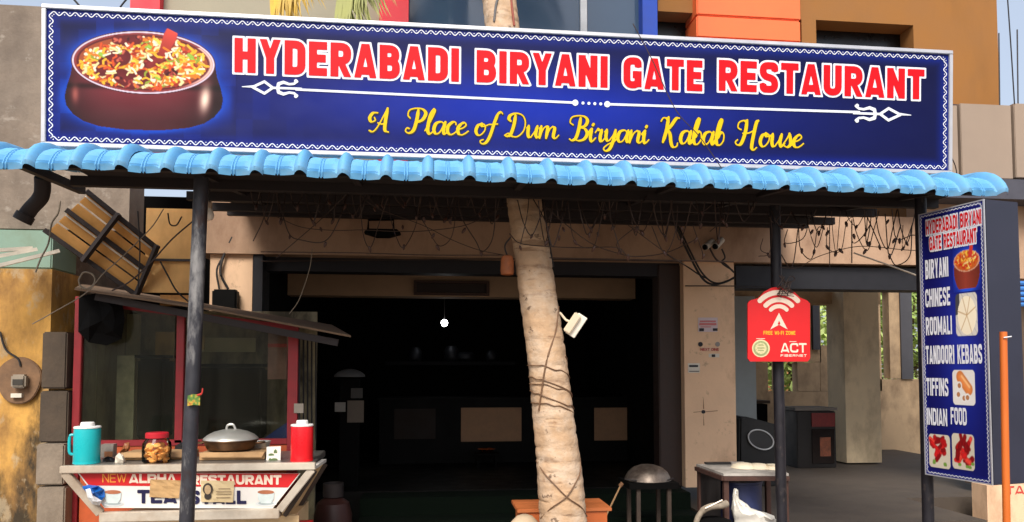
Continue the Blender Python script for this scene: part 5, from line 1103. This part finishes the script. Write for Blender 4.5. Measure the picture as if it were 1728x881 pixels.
# griddle table with flour
gt = thing('griddle_table', (U(1255, 860, 5.4).x, 5.4, 0), 'rusty steel work table with a floury top below the wi-fi sign', 'table')
q0, q1, q2, q3 = U(1221, 799, Z=.86), U(1331, 799, Z=.86), U(1298, 783, Z=.86), U(1175, 783, Z=.86)
m_fl2 = M('floury steel', (186, 180, 172), .6, metal=.1, var=.12, scale=9, stain=[((112, 104, 98), 4, .5, .7, (1, 1, 1), .6)])
m_rs = M('rusty angle iron', (70, 44, 36), .75, var=.35, scale=18)
m = MB(); m.prism([q0, q1, q2, q3], (0, 0, -.018)); build('table_top', m, m_fl2, gt)
for p in (q0, q1, q2, q3):
    m = MB(); c = (q0+q1+q2+q3)/4; pp = p+(c-p).normalized()*.03; m.bar((pp.x, pp.y, 0), (pp.x, pp.y, .84), .035); build('leg', m, m_rs, gt)
for z in (.42,):
    for a, b in ((q0, q1), (q1, q2), (q2, q3), (q3, q0)):
        c = (q0+q1+q2+q3)/4; a2 = a+(c-a).normalized()*.03; b2 = b+(c-b).normalized()*.03; m = MB(); m.bar((a2.x, a2.y, z), (b2.x, b2.y, z), .03); build('stretcher', m, m_rs, gt)
for a, b in ((q0, q1), (q3, q0)): m = MB(); m.bar(a+Vector((0, 0, -.035)), b+Vector((0, 0, -.035)), .03, .03); build('edge_angle', m, m_rs, gt)
m = MB(); c = (q0+q1+q2+q3)/4; m.prism([Vector((p.x, p.y, .44))+(c-p).normalized()*.05*Vector((1, 1, 0)) if False else Vector((p.x+(c.x-p.x)*.1, p.y+(c.y-p.y)*.1, .44)) for p in (q0, q1, q2, q3)], (0, 0, .012)); build('lower_shelf', m, M('shelf tin', (130, 124, 118), .6, metal=.3, var=.2), gt)
m = MB(); m.add([q3+Vector((.02, -.02, -.02)), q0+Vector((-.015, .02, -.02)), Vector((q0.x-.015, q0.y+.02, .35)), Vector((q3.x+.02, q3.y-.02, .35))], [(0, 1, 2, 3)]); build('side_sheet', m, M('sooty sheet', (40, 36, 36), .7, var=.5, scale=7), gt)
dr = thing('blue_drum', (c.x-.05, c.y+.02, .455), 'dark blue drum standing on the lower shelf of the griddle table', 'drum')
m = MB(); m.lathe([(.17, 0), (.17, .015), (.165, .02), (.165, .30), (.172, .305), (.172, .32)], (c.x-.03, c.y+.03, .454), 30); build('drum_body', m, M('dark blue drum', (38, 46, 84), .5, var=.3, scale=8), dr, smooth=True)
fd = thing('dough_heap', (c.x, c.y, .862), 'low heap of pale flour dough on the griddle table', 'dough'); m = MB(); rgd = random.Random(4)
for k in range(3):
    ctr = Vector((c.x+.02+.09*k, c.y+.04-.05*k, .861)); m.lathe([(.10-.02*k, 0), (.085-.02*k, .022), (.05, .034), (.015, .038)], ctr, 14)
build('dough', m, M('flour dough', (222, 208, 182), .8, var=.06), fd, smooth=True)
t = thing('chopping_knife', q3+Vector((.12, -.04, .003)), 'flat dark spatula lying at the back left of the griddle table', 'spatula')
a = q3+Vector((.06, -.03, .010)); m = MB(); m.bar(a, a+Vector((.2, -.01, 0)), .05, .012); build('blade', m, M('black iron', (30, 28, 28), .5), t); m = MB(); m.bar(a+Vector((.2, -.01, 0)), a+Vector((.3, -.03, 0)), .025, .02); build('handle', m, M('worn handle', (150, 140, 130), .6), t)
# white bag
wb = thing('plastic_bag', U(1268, 872, 5.1), 'translucent white knotted plastic bag in front of the griddle table', 'bag')
def blob(rows, Yc, thick, mat, nm, par, sd=1, zig=.012):
    rgb_ = random.Random(sd); m = MB(); vs3 = []; n_ = 20
    for (xa_, xb_, y_) in rows:
        ca, hw_ = (xa_+xb_)/2, (xb_-xa_)/2
        for k in range(n_):
            tt = 2*math.pi*k/n_; pp = U(ca+hw_*math.cos(tt), y_, Yc); vs3.append(pp+Vector((0, -math.sin(tt)*thick*min(1, hw_/25)+rgb_.uniform(-zig, zig), rgb_.uniform(-zig, zig)*.6)))
    m.add(vs3, [((i-1)*n_+k, (i-1)*n_+(k+1) % n_, i*n_+(k+1) % n_, i*n_+k) for i in range(1, len(rows)) for k in range(n_)]+[tuple(range(n_)), tuple(range((len(rows)-1)*n_, len(rows)*n_))[::-1]]); return build(nm, m, mat, par, smooth=True)
m_film = M('white film', (220, 216, 206), .35, var=.08, scale=12)
blob([(1239, 1244, 827), (1238, 1246, 836), (1237, 1247, 845), (1236, 1262, 852), (1236, 1270, 859), (1236, 1290, 864), (1237, 1306, 870), (1238, 1308, 876), (1240, 1304, 890)], 5.12, .09, m_film, 'bag_body', wb, 3, .022)
m = MB(); zz = U(1270, 890, 5.12).z; pm_ = U(1270, 890, 5.12); m.box(pm_.x-.25, pm_.x+.22, 4.98, 5.26, zz-.03, zz-.002)
for dx in (-.2, .18): m.box(pm_.x+dx, pm_.x+dx+.03, 5.0, 5.03, 0, zz-.03); m.box(pm_.x+dx, pm_.x+dx+.03, 5.2, 5.23, 0, zz-.03)
bs = build('low_bench', m, m_rs, label='low rusty bench carrying the white plastic bag', cat='bench')
# hose
hs = thing('burner_hose', U(1200, 868, 5.0), 'curved cloth-wrapped burner hose in front of the griddle table', 'hose')
m = MB(); pts = [U(1172, 905, 5.05), U(1176, 878, 5.03), U(1186, 862, 5.02), U(1200, 855, 5.0), U(1216, 853, 5.0), U(1226, 850, 5.02)]; m.tube(curve(pts, 6), [.02]*12+[.024]*12+[.026]*7, 10); build('hose', m, M('grey cloth wrap', (140, 128, 112), .8, var=.3, scale=30), hs, smooth=True)
m = MB(); m.tube([U(1190, 858, 4.98), U(1219, 844, 4.98)], .006, 6); build('rod', m, m_al, hs)
m = MB(); m.lathe([(.10, 0), (.12, .02), (.12, .05), (.06, .07)], U(1205, 890, 5.05), 16); build('burner', m, m_dark, hs, smooth=True)

# ================================================================== OPEN HALL AT THE RIGHT
sp = thing('black_drum_oven', U(1278, 786, 8.0), 'black barrel-like oven with a pale ring on its front beside the pillar', 'oven')
x0, x1, z0, z1 = rect(1246, 703, 1312, 788, 7.9); m = MB(); m.prism([(x0, 7.9, .3), (x1, 7.9, .3), (x1, 7.9, z1-.09), (x0+.1, 7.9, z1), (x0+.02, 7.9, z1)], (0, .45, 0)); build('case', m, M('matt black', (12, 12, 13), .6), sp, bevel=.02)
c = U(1284, 742, 7.88); ring = [c+Vector((.145*math.cos(a), 0, .105*math.sin(a)-.03*math.cos(a))) for a in np.linspace(0, 2*math.pi, 33)]
m = MB(); m.tube(ring, .0085, 8, caps=False); build('ring', m, M('pale ring', (176, 178, 180), .4), sp, smooth=True)
m = MB(); m.add([c+Vector((.14*math.cos(a), .006, .1*math.sin(a)-.03*math.cos(a))) for a in np.linspace(0, 2*math.pi, 33)[:-1]], [tuple(range(32))]); build('cone', m, M('dark cone', (34, 36, 40), .35), sp)
fg = thing('drinks_cabinet', U(1376, 790, 9.3), 'dark drinks cabinet with a red label panel at the back of the hall', 'cabinet')
m = MB(); m.pbox(1345, 694, 1411, 790, 9.3, .45); build('cabinet_body', m, M('cabinet black', (26, 22, 22), .5), fg, bevel=.01)
m = MB(); m.pbox(1370, 697, 1409, 720, 9.285, .013); build('label_panel', m, M('maroon panel', (112, 36, 34), .5, var=.3, scale=30), fg)
m = MB(); m.pbox(1371, 724, 1408, 782, 9.28, .018); build('glass_door', m, M('door dark', (30, 24, 24), .2), fg)
m = MB(); m.pbox(1384, 738, 1402, 770, 9.276, .003); build('poster', m, M('food poster', (124, 70, 48), .6, var=.6, scale=18), fg)
m = MB(); m.pbox(1342, 688, 1413, 693, 9.28, .48); build('top_ledge', m, M('grey ledge', (110, 104, 98), .6), fg)
wd = thing('dark_wardrobe', U(1286, 790, 10.6), 'dark wooden rack against the hall back wall behind the wi-fi pole', 'rack')
m = MB(); m.pbox(1272, 682, 1296, 800, 10.6, .3); build('rack_case', m, m_dark, wd); m = MB(); m.pbox(1268, 676, 1300, 681, 10.57, .36); build('rack_top', m, M('rack ledge', (66, 50, 36), .7), wd)
# exterior seen through the hall's openings
m_lf = [M('sunny leaves', (178, 196, 110), .6, var=.35, scale=3), M('mid leaves', (150, 172, 92), .6, var=.35, scale=3)]
def leafy(x, y, z, r_, n_, mi, label):
    t = thing('leafy_tree', (x, y, 0), label, 'tree'); rgl = random.Random(int(x*10))
    m = MB(); m.tube([(x, y, 0), (x+.05, y, z*.6), (x, y, z)], [.12, .09, .05], 8)
    for k in range(6): a = k*1.05; m.tube([(x, y, z*.6), (x+math.cos(a)*r_*.6, y+math.sin(a)*r_*.6, z+r_*.3*math.sin(k*2))], [.05, .015], 6)
    build('trunk', m, M('bark', (96, 76, 58), .9), t)
    m = MB()
    for k in range(n_):
        d = Vector((rgl.gauss(0, 1), rgl.gauss(0, 1), rgl.gauss(0, 1))).normalized()*r_*rgl.uniform(.35, 1.05)*(1+.25*math.sin(k*.7)); c = Vector((x, y, z))+d; a = Vector((rgl.uniform(-1, 1), rgl.uniform(-1, 1), rgl.uniform(-.6, .6))).normalized()*.12; b = a.cross(Vector((rgl.uniform(-1, 1), rgl.uniform(-1, 1), 1))).normalized()*.05
        m.add([c-a, c+b, c+a, c-b], [(0, 1, 2, 3)])
    build('crown', m, m_lf[mi], t, fixn=False, kind='stuff')
leafy(7.9, 15.5, 2.3, 1.9, 3800, 0, 'sunny green tree seen through the hall window slot'); leafy(11.2, 16.2, 2.6, 2.0, 3800, 1, 'green tree seen beside the hall pillar at the right')
hw = thing('far_house', (8.2, 17.5, 0), 'small blue and orange house seen through the opening below the wi-fi sign', 'building')
m = MB(); m.box(5.3, 7.2, 18.4, 19, 0, 2.4); build('wall', m, M('blue house paint', (96, 150, 190), .8), hw); m = MB(); m.box(7.22, 9.5, 18.3, 19, 0, 2.6); build('wall', m, M('pale orange house paint', (226, 160, 112), .8), hw)
m = MB(); m.box(5.2, 9.6, 18.1, 19.2, 2.62, 2.75); build('roof', m, m_beige, hw)

# ================================================================== ON THE PILLAR
def sticker(name, x0, y0, x1, y1, mat, label, bits=()):
    t = thing(name, U((x0+x1)/2, y1, FRONT-.003), label, 'sticker'); m = MB(); m.add([U(x, y, FRONT-.004) for x, y in ((x0, y1), (x1, y1), (x1, y0), (x0, y0))], [(0, 1, 2, 3)]); build('sheet', m, mat, t, fixn=False)
    for k, (nm, a, b, c, d, mt_) in enumerate(bits): m = MB(); m.add([U(x, y, FRONT-.0065) for x, y in ((a, d), (c, d), (c, b), (a, b))], [(0, 1, 2, 3)]); build(nm, m, mt_, t, fixn=False)
    return t
m_pk = M('pink print', (206, 120, 120), .7); m_bk = M('black print', (40, 38, 44), .7); m_stk = M('sticker lilac', (214, 196, 200), .7, var=.06); m_rd2 = M('red sticker print', (176, 44, 40), .7)
sticker('delivery_sticker', 1178, 536, 1211, 560, m_stk, 'pale sticker with a small van print on the cream pillar', [('text_line', 1181, 541, 1208, 543.5, m_pk), ('text_line', 1180, 545, 1209, 549, m_pk), ('text_line', 1182, 551, 1200, 552.5, m_pk), ('van_print', 1180, 554, 1188, 559, m_bk), ('van_print', 1203, 554, 1211, 558.5, m_bk)])
t = sticker('store_sticker', 1182, 586.5, 1213, 592.5, M('sticker peach', (226, 192, 166), .7), 'small sticker with red lettering under the van sticker on the pillar')
flat_text('NEXT DINE', 1182, 1213, 587.5, 592, FRONT-.004, m_rd2, t, .2, .0025)
for px, mt_, lb in ((1182, m_bk, 'small round dark badge above the red lettering on the pillar'), (1211, M('grey badge', (150, 144, 140), .7), 'small round grey badge above the red lettering on the pillar')):
    t = disc('round_badge', px, 581, 4, FRONT-.004, mt_, None); tag(t, lb, 'badge')
sticker('payment_sticker', 1161, 613, 1181, 629, M('sticker white', (222, 214, 200), .7), 'small white sticker at the left edge of the pillar', [('text_line', 1163, 616, 1178, 619.5, m_bk), ('text_line', 1163, 626, 1180, 627.2, m_bk)])
sticker('small_sticker', 1196, 597, 1214, 603, MATS['sticker white'], 'tiny white and black sticker low in the group on the pillar', [('mark', 1201, 598, 1207, 602.5, m_bk)])
t = thing('wall_socket_hole', U(1187, 695, FRONT), 'dark hole with cross-shaped cracks in the pillar plaster', 'hole')
m = MB(); m.add([U(1187+3.6*math.cos(a), 695+3.2*math.sin(a), FRONT-.003) for a in np.linspace(6.28, 0, 13)[:-1]], [tuple(range(12))]); build('hole', m, m_bk, t, fixn=False)
m = MB()
for (a, b, c, d, w_) in ((1187, 672, 1187.4, 690, 1.0), (1187, 699, 1187.8, 718, .8), (1170, 695.5, 1183, 695, .8), (1191, 694.6, 1211, 693.5, .9)):
    if abs(a-c) < 3: m.add([U(x, y, FRONT-.003) for x, y in ((a-w_*.2, b), (c-w_, d), (c+w_, d), (a+w_*.2, b))], [(0, 1, 2, 3)])
    else: m.add([U(x, y, FRONT-.003) for x, y in ((a, b-w_*.3), (a, b+w_), (c, d+w_*.3), (c, d-w_))], [(0, 1, 2, 3)])
build('crack', m, M('crack brown', (150, 114, 90), .9), t, fixn=False)
# cctv
for k, (px, py, ex, ey, lb) in enumerate(((1197, 411, 1190, 417, 'white security camera at the top of the pillar pointing left'), (1213, 409, 1207, 416, 'white security camera at the top of the pillar pointing down'))):
    t = thing('security_camera', U(px, py, 6.9), lb, 'camera'); a, b = U(px+5, py-4, 6.88), U(ex, ey, 6.80)
    m = MB(); m.tube([a, b], [.03, .034], 14); build('housing', m, M('camera white', (206, 200, 190), .5), t, smooth=True); m = MB(); dd = (b-a).normalized(); m.tube([b+dd*.001, b+dd*.012], [.03, .026], 14); build('lens', m, M('lens black', (14, 14, 16), .15), t, smooth=True)
    m = MB(); m.tube([a, U(px+6, py-3, 6.94)], .01, 6); build('mount', m, MATS['camera white'], t)
# floodlight silhouette
t = thing('flood_lamp', U(645, 395, 6.4), 'black flood lamp on a yoke hanging under the awning', 'lamp')
m = MB(); x0, x1, z0, z1 = rect(614, 386, 676, 396, 6.3); m.prism([(x0+.03, 6.3, z1), (x1-.03, 6.3, z1), (x1, 6.3, z0+.02), (x1-.1, 6.3, z0-.01), (x0+.1, 6.3, z0-.01), (x0, 6.3, z0+.02)], (0, .12, 0)); build('lamp_body', m, m_blackc, t)
m = MB(); m.tube([U(621, 388, 6.36), U(622, 371, 6.36), U(664, 371, 6.36), U(664, 388, 6.36)], .01, 6); m.tube([U(643, 371, 6.36), U(643, 355, 6.36)], .012, 6); build('yoke', m, m_blackc, t)
# bulb under the awning by the pole
t = thing('light_bulb', U(354, 372, 4.7), 'unlit white bulb in a holder hanging beside the grey pole', 'bulb'); p = U(353, 357, 4.7)
m = MB(); m.lathe([(.01, -.055), (.024, -.045), (.03, -.022), (.022, .006), (.014, .02)], p, 16); build('bulb', m, M('frosted glass', (226, 214, 200), .3), t, smooth=True)
m = MB(); m.lathe([(.016, .02), (.018, .024), (.018, .055), (.008, .065)], p, 12); build('holder', m, M('holder cream', (160, 140, 120), .6), t, smooth=True); m = MB(); m.tube([p+Vector((0, 0, .06)), Vector((p.x, p.y, 2.72))], .004, 6); build('cord', m, m_blackw, t)
# fan-less coil box on the shaded pillar
t = thing('meter_box', U(378, 520, 6.9), 'black cable box on the shaded pillar above the kiosk roof', 'box'); m = MB(); m.pbox(357, 488, 399, 524, 6.88, .11); build('case', m, m_blackc, t, bevel=.015)
m = MB(); m.tube(curve([U(385, 488, 6.95), U(372, 460, 6.95), U(378, 430, 6.96), U(392, 400, 6.96)]), .012, 6); m.tube(curve([U(370, 488, 6.95), U(366, 455, 6.95), U(380, 425, 6.96), U(398, 370, 6.96)]), .009, 6); build('cables', m, m_blackw, t)

# ================================================================== WIRES AND FAIRY LIGHTS
m_bulb = M('fairy bulb', (70, 44, 34), .35, var=.3, scale=40)
bm_ = MB(); bm_.lathe([(.004, .018), (.0085, .01), (.0095, -.004), (.006, -.016), (.0015, -.022)], (0, 0, 0), 8); bulb_me = raw_mesh('fairy_bulb', bm_, m_bulb)
def garland(label, conv, lines, bulbs, Y, r=.0036, span=None):
    p0 = U(*conv(*lines[0][0]), Y); t = thing('fairy_light_garland', p0, label, 'fairy lights'); base = WL[t.name]; ws = []; bulbs = list(bulbs); lines = list(lines); rgx = random.Random(len(lines)*31)
    x0, x1, y0, y1 = span
    for k in range(int((x1-x0)/58)):                      # thin loops hung close together
        a = x0+58*k+rgx.uniform(-30, 30); w_ = rgx.uniform(25, 130); d = rgx.uniform(.2, 1.05)*(y1-y0)
        lines.append([(a, y0+rgx.uniform(-8, 4)), (a+w_*.2, y0+d*.6), (a+w_*.5+rgx.uniform(-8, 8), y0+d), (a+w_*.8, y0+d*.5), (a+w_, y0+rgx.uniform(-8, 6))])
        if rgx.random() < .7: bulbs.append((a+w_*.5+rgx.uniform(-6, 6), y0+d+3))
    for ln_ in lines:
        m = MB(); rgw = random.Random(len(ln_)+int(ln_[0][0])); m.tube(curve([U(*conv(x, y), Y+rgw.uniform(-.1, .1)) for x, y in ln_], 5), r*rgw.uniform(.7, 1.15), 5); ws.append((build('wire', m, m_brownw, t), ln_))
    for x, y in bulbs:
        w = min(ws, key=lambda q: min((x-a)**2+(y-b)**2 for a, b in q[1]))[0]
        o = new_obj('fairy_bulb', bulb_me, w); o.location = U(*conv(x, y), Y-.01)-base; o.rotation_euler = (random.uniform(-.5, .5), random.uniform(-.6, .6), 0); o.scale = (random.uniform(.85, 1.2),)*3
garland('tangled fairy lights hanging left of the palm trunk', lambda x, y: (400+x*.363, 240+y*.363), [
    [(160, 190), (125, 350), (75, 460)], [(170, 190), (210, 330), (245, 430), (300, 455), (405, 462), (470, 370), (520, 220)], [(180, 345), (300, 395), (450, 410), (585, 408), (760, 415), (900, 410), (1080, 380), (1250, 290), (1310, 265)],
    [(570, 210), (585, 420), (620, 490), (660, 380), (700, 260)], [(705, 200), (710, 330), (740, 440), (775, 490), (830, 390), (850, 260)], [(540, 210), (640, 300), (860, 385), (990, 450), (1120, 500), (1240, 525)],
    [(860, 210), (850, 330), (885, 400), (935, 480), (985, 460), (1010, 390), (1020, 240)], [(1025, 230), (1045, 350), (1110, 460), (1140, 510), (1190, 440), (1205, 240)], [(110, 510), (560, 515), (900, 525), (1240, 525)], [(180, 540), (400, 350), (520, 230)]],
    [(245, 440), (410, 475), (617, 497), (775, 487), (912, 435), (933, 490), (1055, 410), (1135, 515), (770, 395), (430, 280), (640, 310), (990, 370), (500, 300), (870, 360), (1210, 350), (390, 405)], 4.9, span=(60, 1230, 225, 400))
garland('tangled fairy lights hanging between the palm trunk and the pillar', lambda x, y: (860+x*.3634, 300+y*.3634), [
    [(90, 90), (80, 180), (50, 310)], [(110, 100), (165, 200), (200, 320), (240, 210), (270, 110)], [(270, 110), (300, 290), (380, 325), (410, 260), (440, 110)], [(440, 110), (490, 260), (515, 345), (500, 300), (590, 225)], [(0, 260), (50, 305), (190, 320), (330, 325), (500, 325), (560, 365), (720, 350), (860, 290)],
    [(160, 130), (370, 300), (550, 365)], [(550, 220), (720, 345), (820, 410)], [(660, 225), (720, 350), (770, 250), (780, 130)], [(185, 372), (560, 380), (1040, 390)], [(850, 220), (890, 330), (900, 370)], [(620, 110), (640, 80)], [(960, 110), (990, 190), (930, 250)]],
    [(50, 325), (230, 280), (305, 300), (390, 330), (515, 340), (550, 370), (720, 350), (865, 290), (900, 365), (410, 262), (250, 240), (180, 235), (590, 240), (800, 235), (990, 200), (510, 345)], 4.6, span=(60, 1180, 110, 300))
garland('tangled fairy lights hanging between the wi-fi pole and the menu board', lambda x, y: (1280+x*.375, 290+y*.375), [
    [(0, 380), (45, 370), (60, 300), (55, 200)], [(100, 430), (180, 430), (260, 385), (370, 350), (460, 335), (550, 340), (640, 350), (720, 355)], [(180, 250), (190, 350), (240, 390), (265, 260), (285, 250)], [(310, 250), (310, 340), (370, 355), (395, 230), (425, 200)], [(420, 215), (425, 320), (480, 275), (490, 205)], [(490, 205), (550, 340)],
    [(505, 230), (480, 280)], [(570, 190), (590, 380), (640, 240)], [(100, 370), (150, 430), (180, 240)], [(650, 240), (650, 345), (690, 240)], [(20, 300), (10, 350), (45, 370)], [(230, 210), (200, 300), (120, 320), (130, 260)], [(320, 240), (320, 430)], [(420, 220), (420, 410)], [(600, 170), (620, 300), (690, 285), (720, 290)], [(590, 380), (620, 420), (680, 380), (690, 250)]],
    [(45, 375), (118, 330), (195, 355), (240, 270), (250, 360), (310, 340), (370, 355), (395, 235), (430, 290), (480, 280), (545, 340), (500, 325), (580, 225), (590, 380), (635, 310), (610, 310), (650, 345), (310, 275), (290, 250)], 4.75, span=(20, 690, 175, 360))
def wire(name, pts, Y, r, mat, label, cat='cable', sm_=6):
    if not isinstance(Y, (list, tuple)): Y = [Y]*len(pts)
    m = MB(); m.tube(curve([U(x, y, yy) for (x, y), yy in zip(pts, Y)], sm_), r, 6); return build(name, m, mat, smooth=True, label=label, cat=cat)
z6 = lambda L_: [(860+x*.3634, 300+y*.3634) for x, y in L_]
wire('cable', z6([(770, 220), (830, 350), (890, 460), (940, 495), (1000, 485), (1045, 462)]), 6.85, .011, m_blackw, 'thick black cable drooping across the top of the pillar')
wire('cable', z6([(782, 222), (848, 360), (900, 450), (960, 490), (1040, 468)]), 6.87, .009, m_blackw, 'second black cable just right of the drooping one on the pillar')
wire('cable', z6([(720, 350), (820, 410), (880, 450), (920, 470)]), 6.88, .007, m_blackw, 'thin black cable joining the bundle on the pillar from the left')
wire('cable', z6([(925, 320), (960, 380), (1000, 400), (1042, 440)]), 6.86, .009, m_brownw, 'brown camera cable looping down from the security cameras')
wire('cable', z6([(985, 330), (1000, 370), (985, 395), (1035, 430)]), 6.86, .008, m_blackw, 'short black cable loop right of the security cameras')
wire('cable', z6([(815, 502), (1045, 503), (1220, 505)]), 6.94, .006, m_blackw, 'thin dark cable running level across the pillar')
wire('cable', [(441, 441), (860, 437), (1150, 441)], 6.9, .006, m_brownw, 'thin cable running level along the bottom of the front beam')
wire('cable', [(1441, 427), (1490, 444), (1550, 466)], 5.2, .006, M('white cable', (196, 180, 160), .6), 'pale cable slanting down to the menu board pole')
wire('overhead_wire', [(1068, 40), (1100, 100), (1140, 185), (1180, 230), (1222, 290)], 4.62, .003, m_brownw, 'thin wire hanging slantwise across the signboard over the word KABAB')
wire('overhead_wire', [(1604, 262), (1612, 280), (1616, 300)], 4.9, .004, m_brownw, 'short wire hanging off the right end of the signboard')
wire('overhead_wire', [(120, -6), (134, 10), (140, 22)], 5.6, .008, m_blackw, 'black wire above the left part of the signboard against the sky')
wire('overhead_wire', [(216, -4), (206, 8), (198, 20)], 5.6, .006, m_blackw, 'thin wire above the signboard beside the red column')
wire('overhead_wire', [(1700, -6), (1706, 80), (1712, 176)], 6.4, .006, m_blackw, 'thin curved wire between the two rods at the top right')
m_rope = M('pale rope', (124, 112, 96), .8)
z4 = lambda L_: [(x*.3632, 240+y*.3632) for x, y in L_]
wire('rope', z4([(280, 275), (270, 330), (240, 380), (225, 470), (190, 540), (165, 605)]), 5.2, .006, m_rope, 'pale string hanging in front of the slanted shutter', 'string')
wire('rope', z4([(150, 845), (240, 795), (400, 700), (480, 610), (560, 540), (700, 400), (760, 310)]), 5.15, .0035, m_rope, 'knotted pale string stretched slantwise across the slanted shutter', 'string')
wire('rope', [(527, 420), (522, 455), (505, 505), (488, 530)], 5.3, .003, m_rope, 'pale string hanging down to the right end of the kiosk roof', 'string')
wire('cable', z4([(905, 360), (800, 450), (700, 560), (600, 650), (520, 690)]), 5.1, .005, m_brownw, 'brown wire slanting down from the grey pole across the yellow partition')
wire('cable', z4([(745, 555), (780, 620), (820, 690), (880, 745)]), 5.5, .006, m_blackw, 'black cable curving down over the yellow partition')
wire('cable', z4([(780, 330), (790, 380), (820, 385), (845, 345)]), 5.2, .005, m_blackw, 'small black wire loop above the yellow partition')
wire('cable', z4([(640, 320), (650, 500), (640, 690)]), 5.4, .005, m_blackw, 'upright thin wire between shutter and partition')
wire('wire_loop', z4([(365, 640), (390, 605), (430, 615), (440, 650), (410, 680), (375, 670), (365, 640)]), 5.3, .006, m_rope, 'pale wire loop hanging left above the kiosk roof', 'wire')
wire('rope', [(1303, 620), (1300, 560)], 4.9, .002, m_rope, 'thin string behind the wi-fi plate', 'string') if False else None
# twigs caught on top of the wi-fi plate
t = thing('twig_tangle', U(1325, 490, 4.72), 'tangle of thin dry wires on top of the red wi-fi plate', 'tangle')
for k in range(9):
    m = MB(); rgt = random.Random(k); m.tube(curve([U(1325+rgt.uniform(-14, 16), 476+rgt.uniform(-12, 26), 4.715+rgt.uniform(-.01, .02)) for _ in range(4)], 5), .0028, 5); build('wire', m, m_brownw, t)
# paint marks on the low wall
flat_text('TA', 1697, 1728, 820, 834, 6.6, M('red wall lettering', (196, 60, 54), .7), lw, .2, .004) if False else flat_text('TA', 1697, 1728, 820, 834, 6.6, M('red wall lettering', (196, 60, 54), .7), wing, .2, .004)
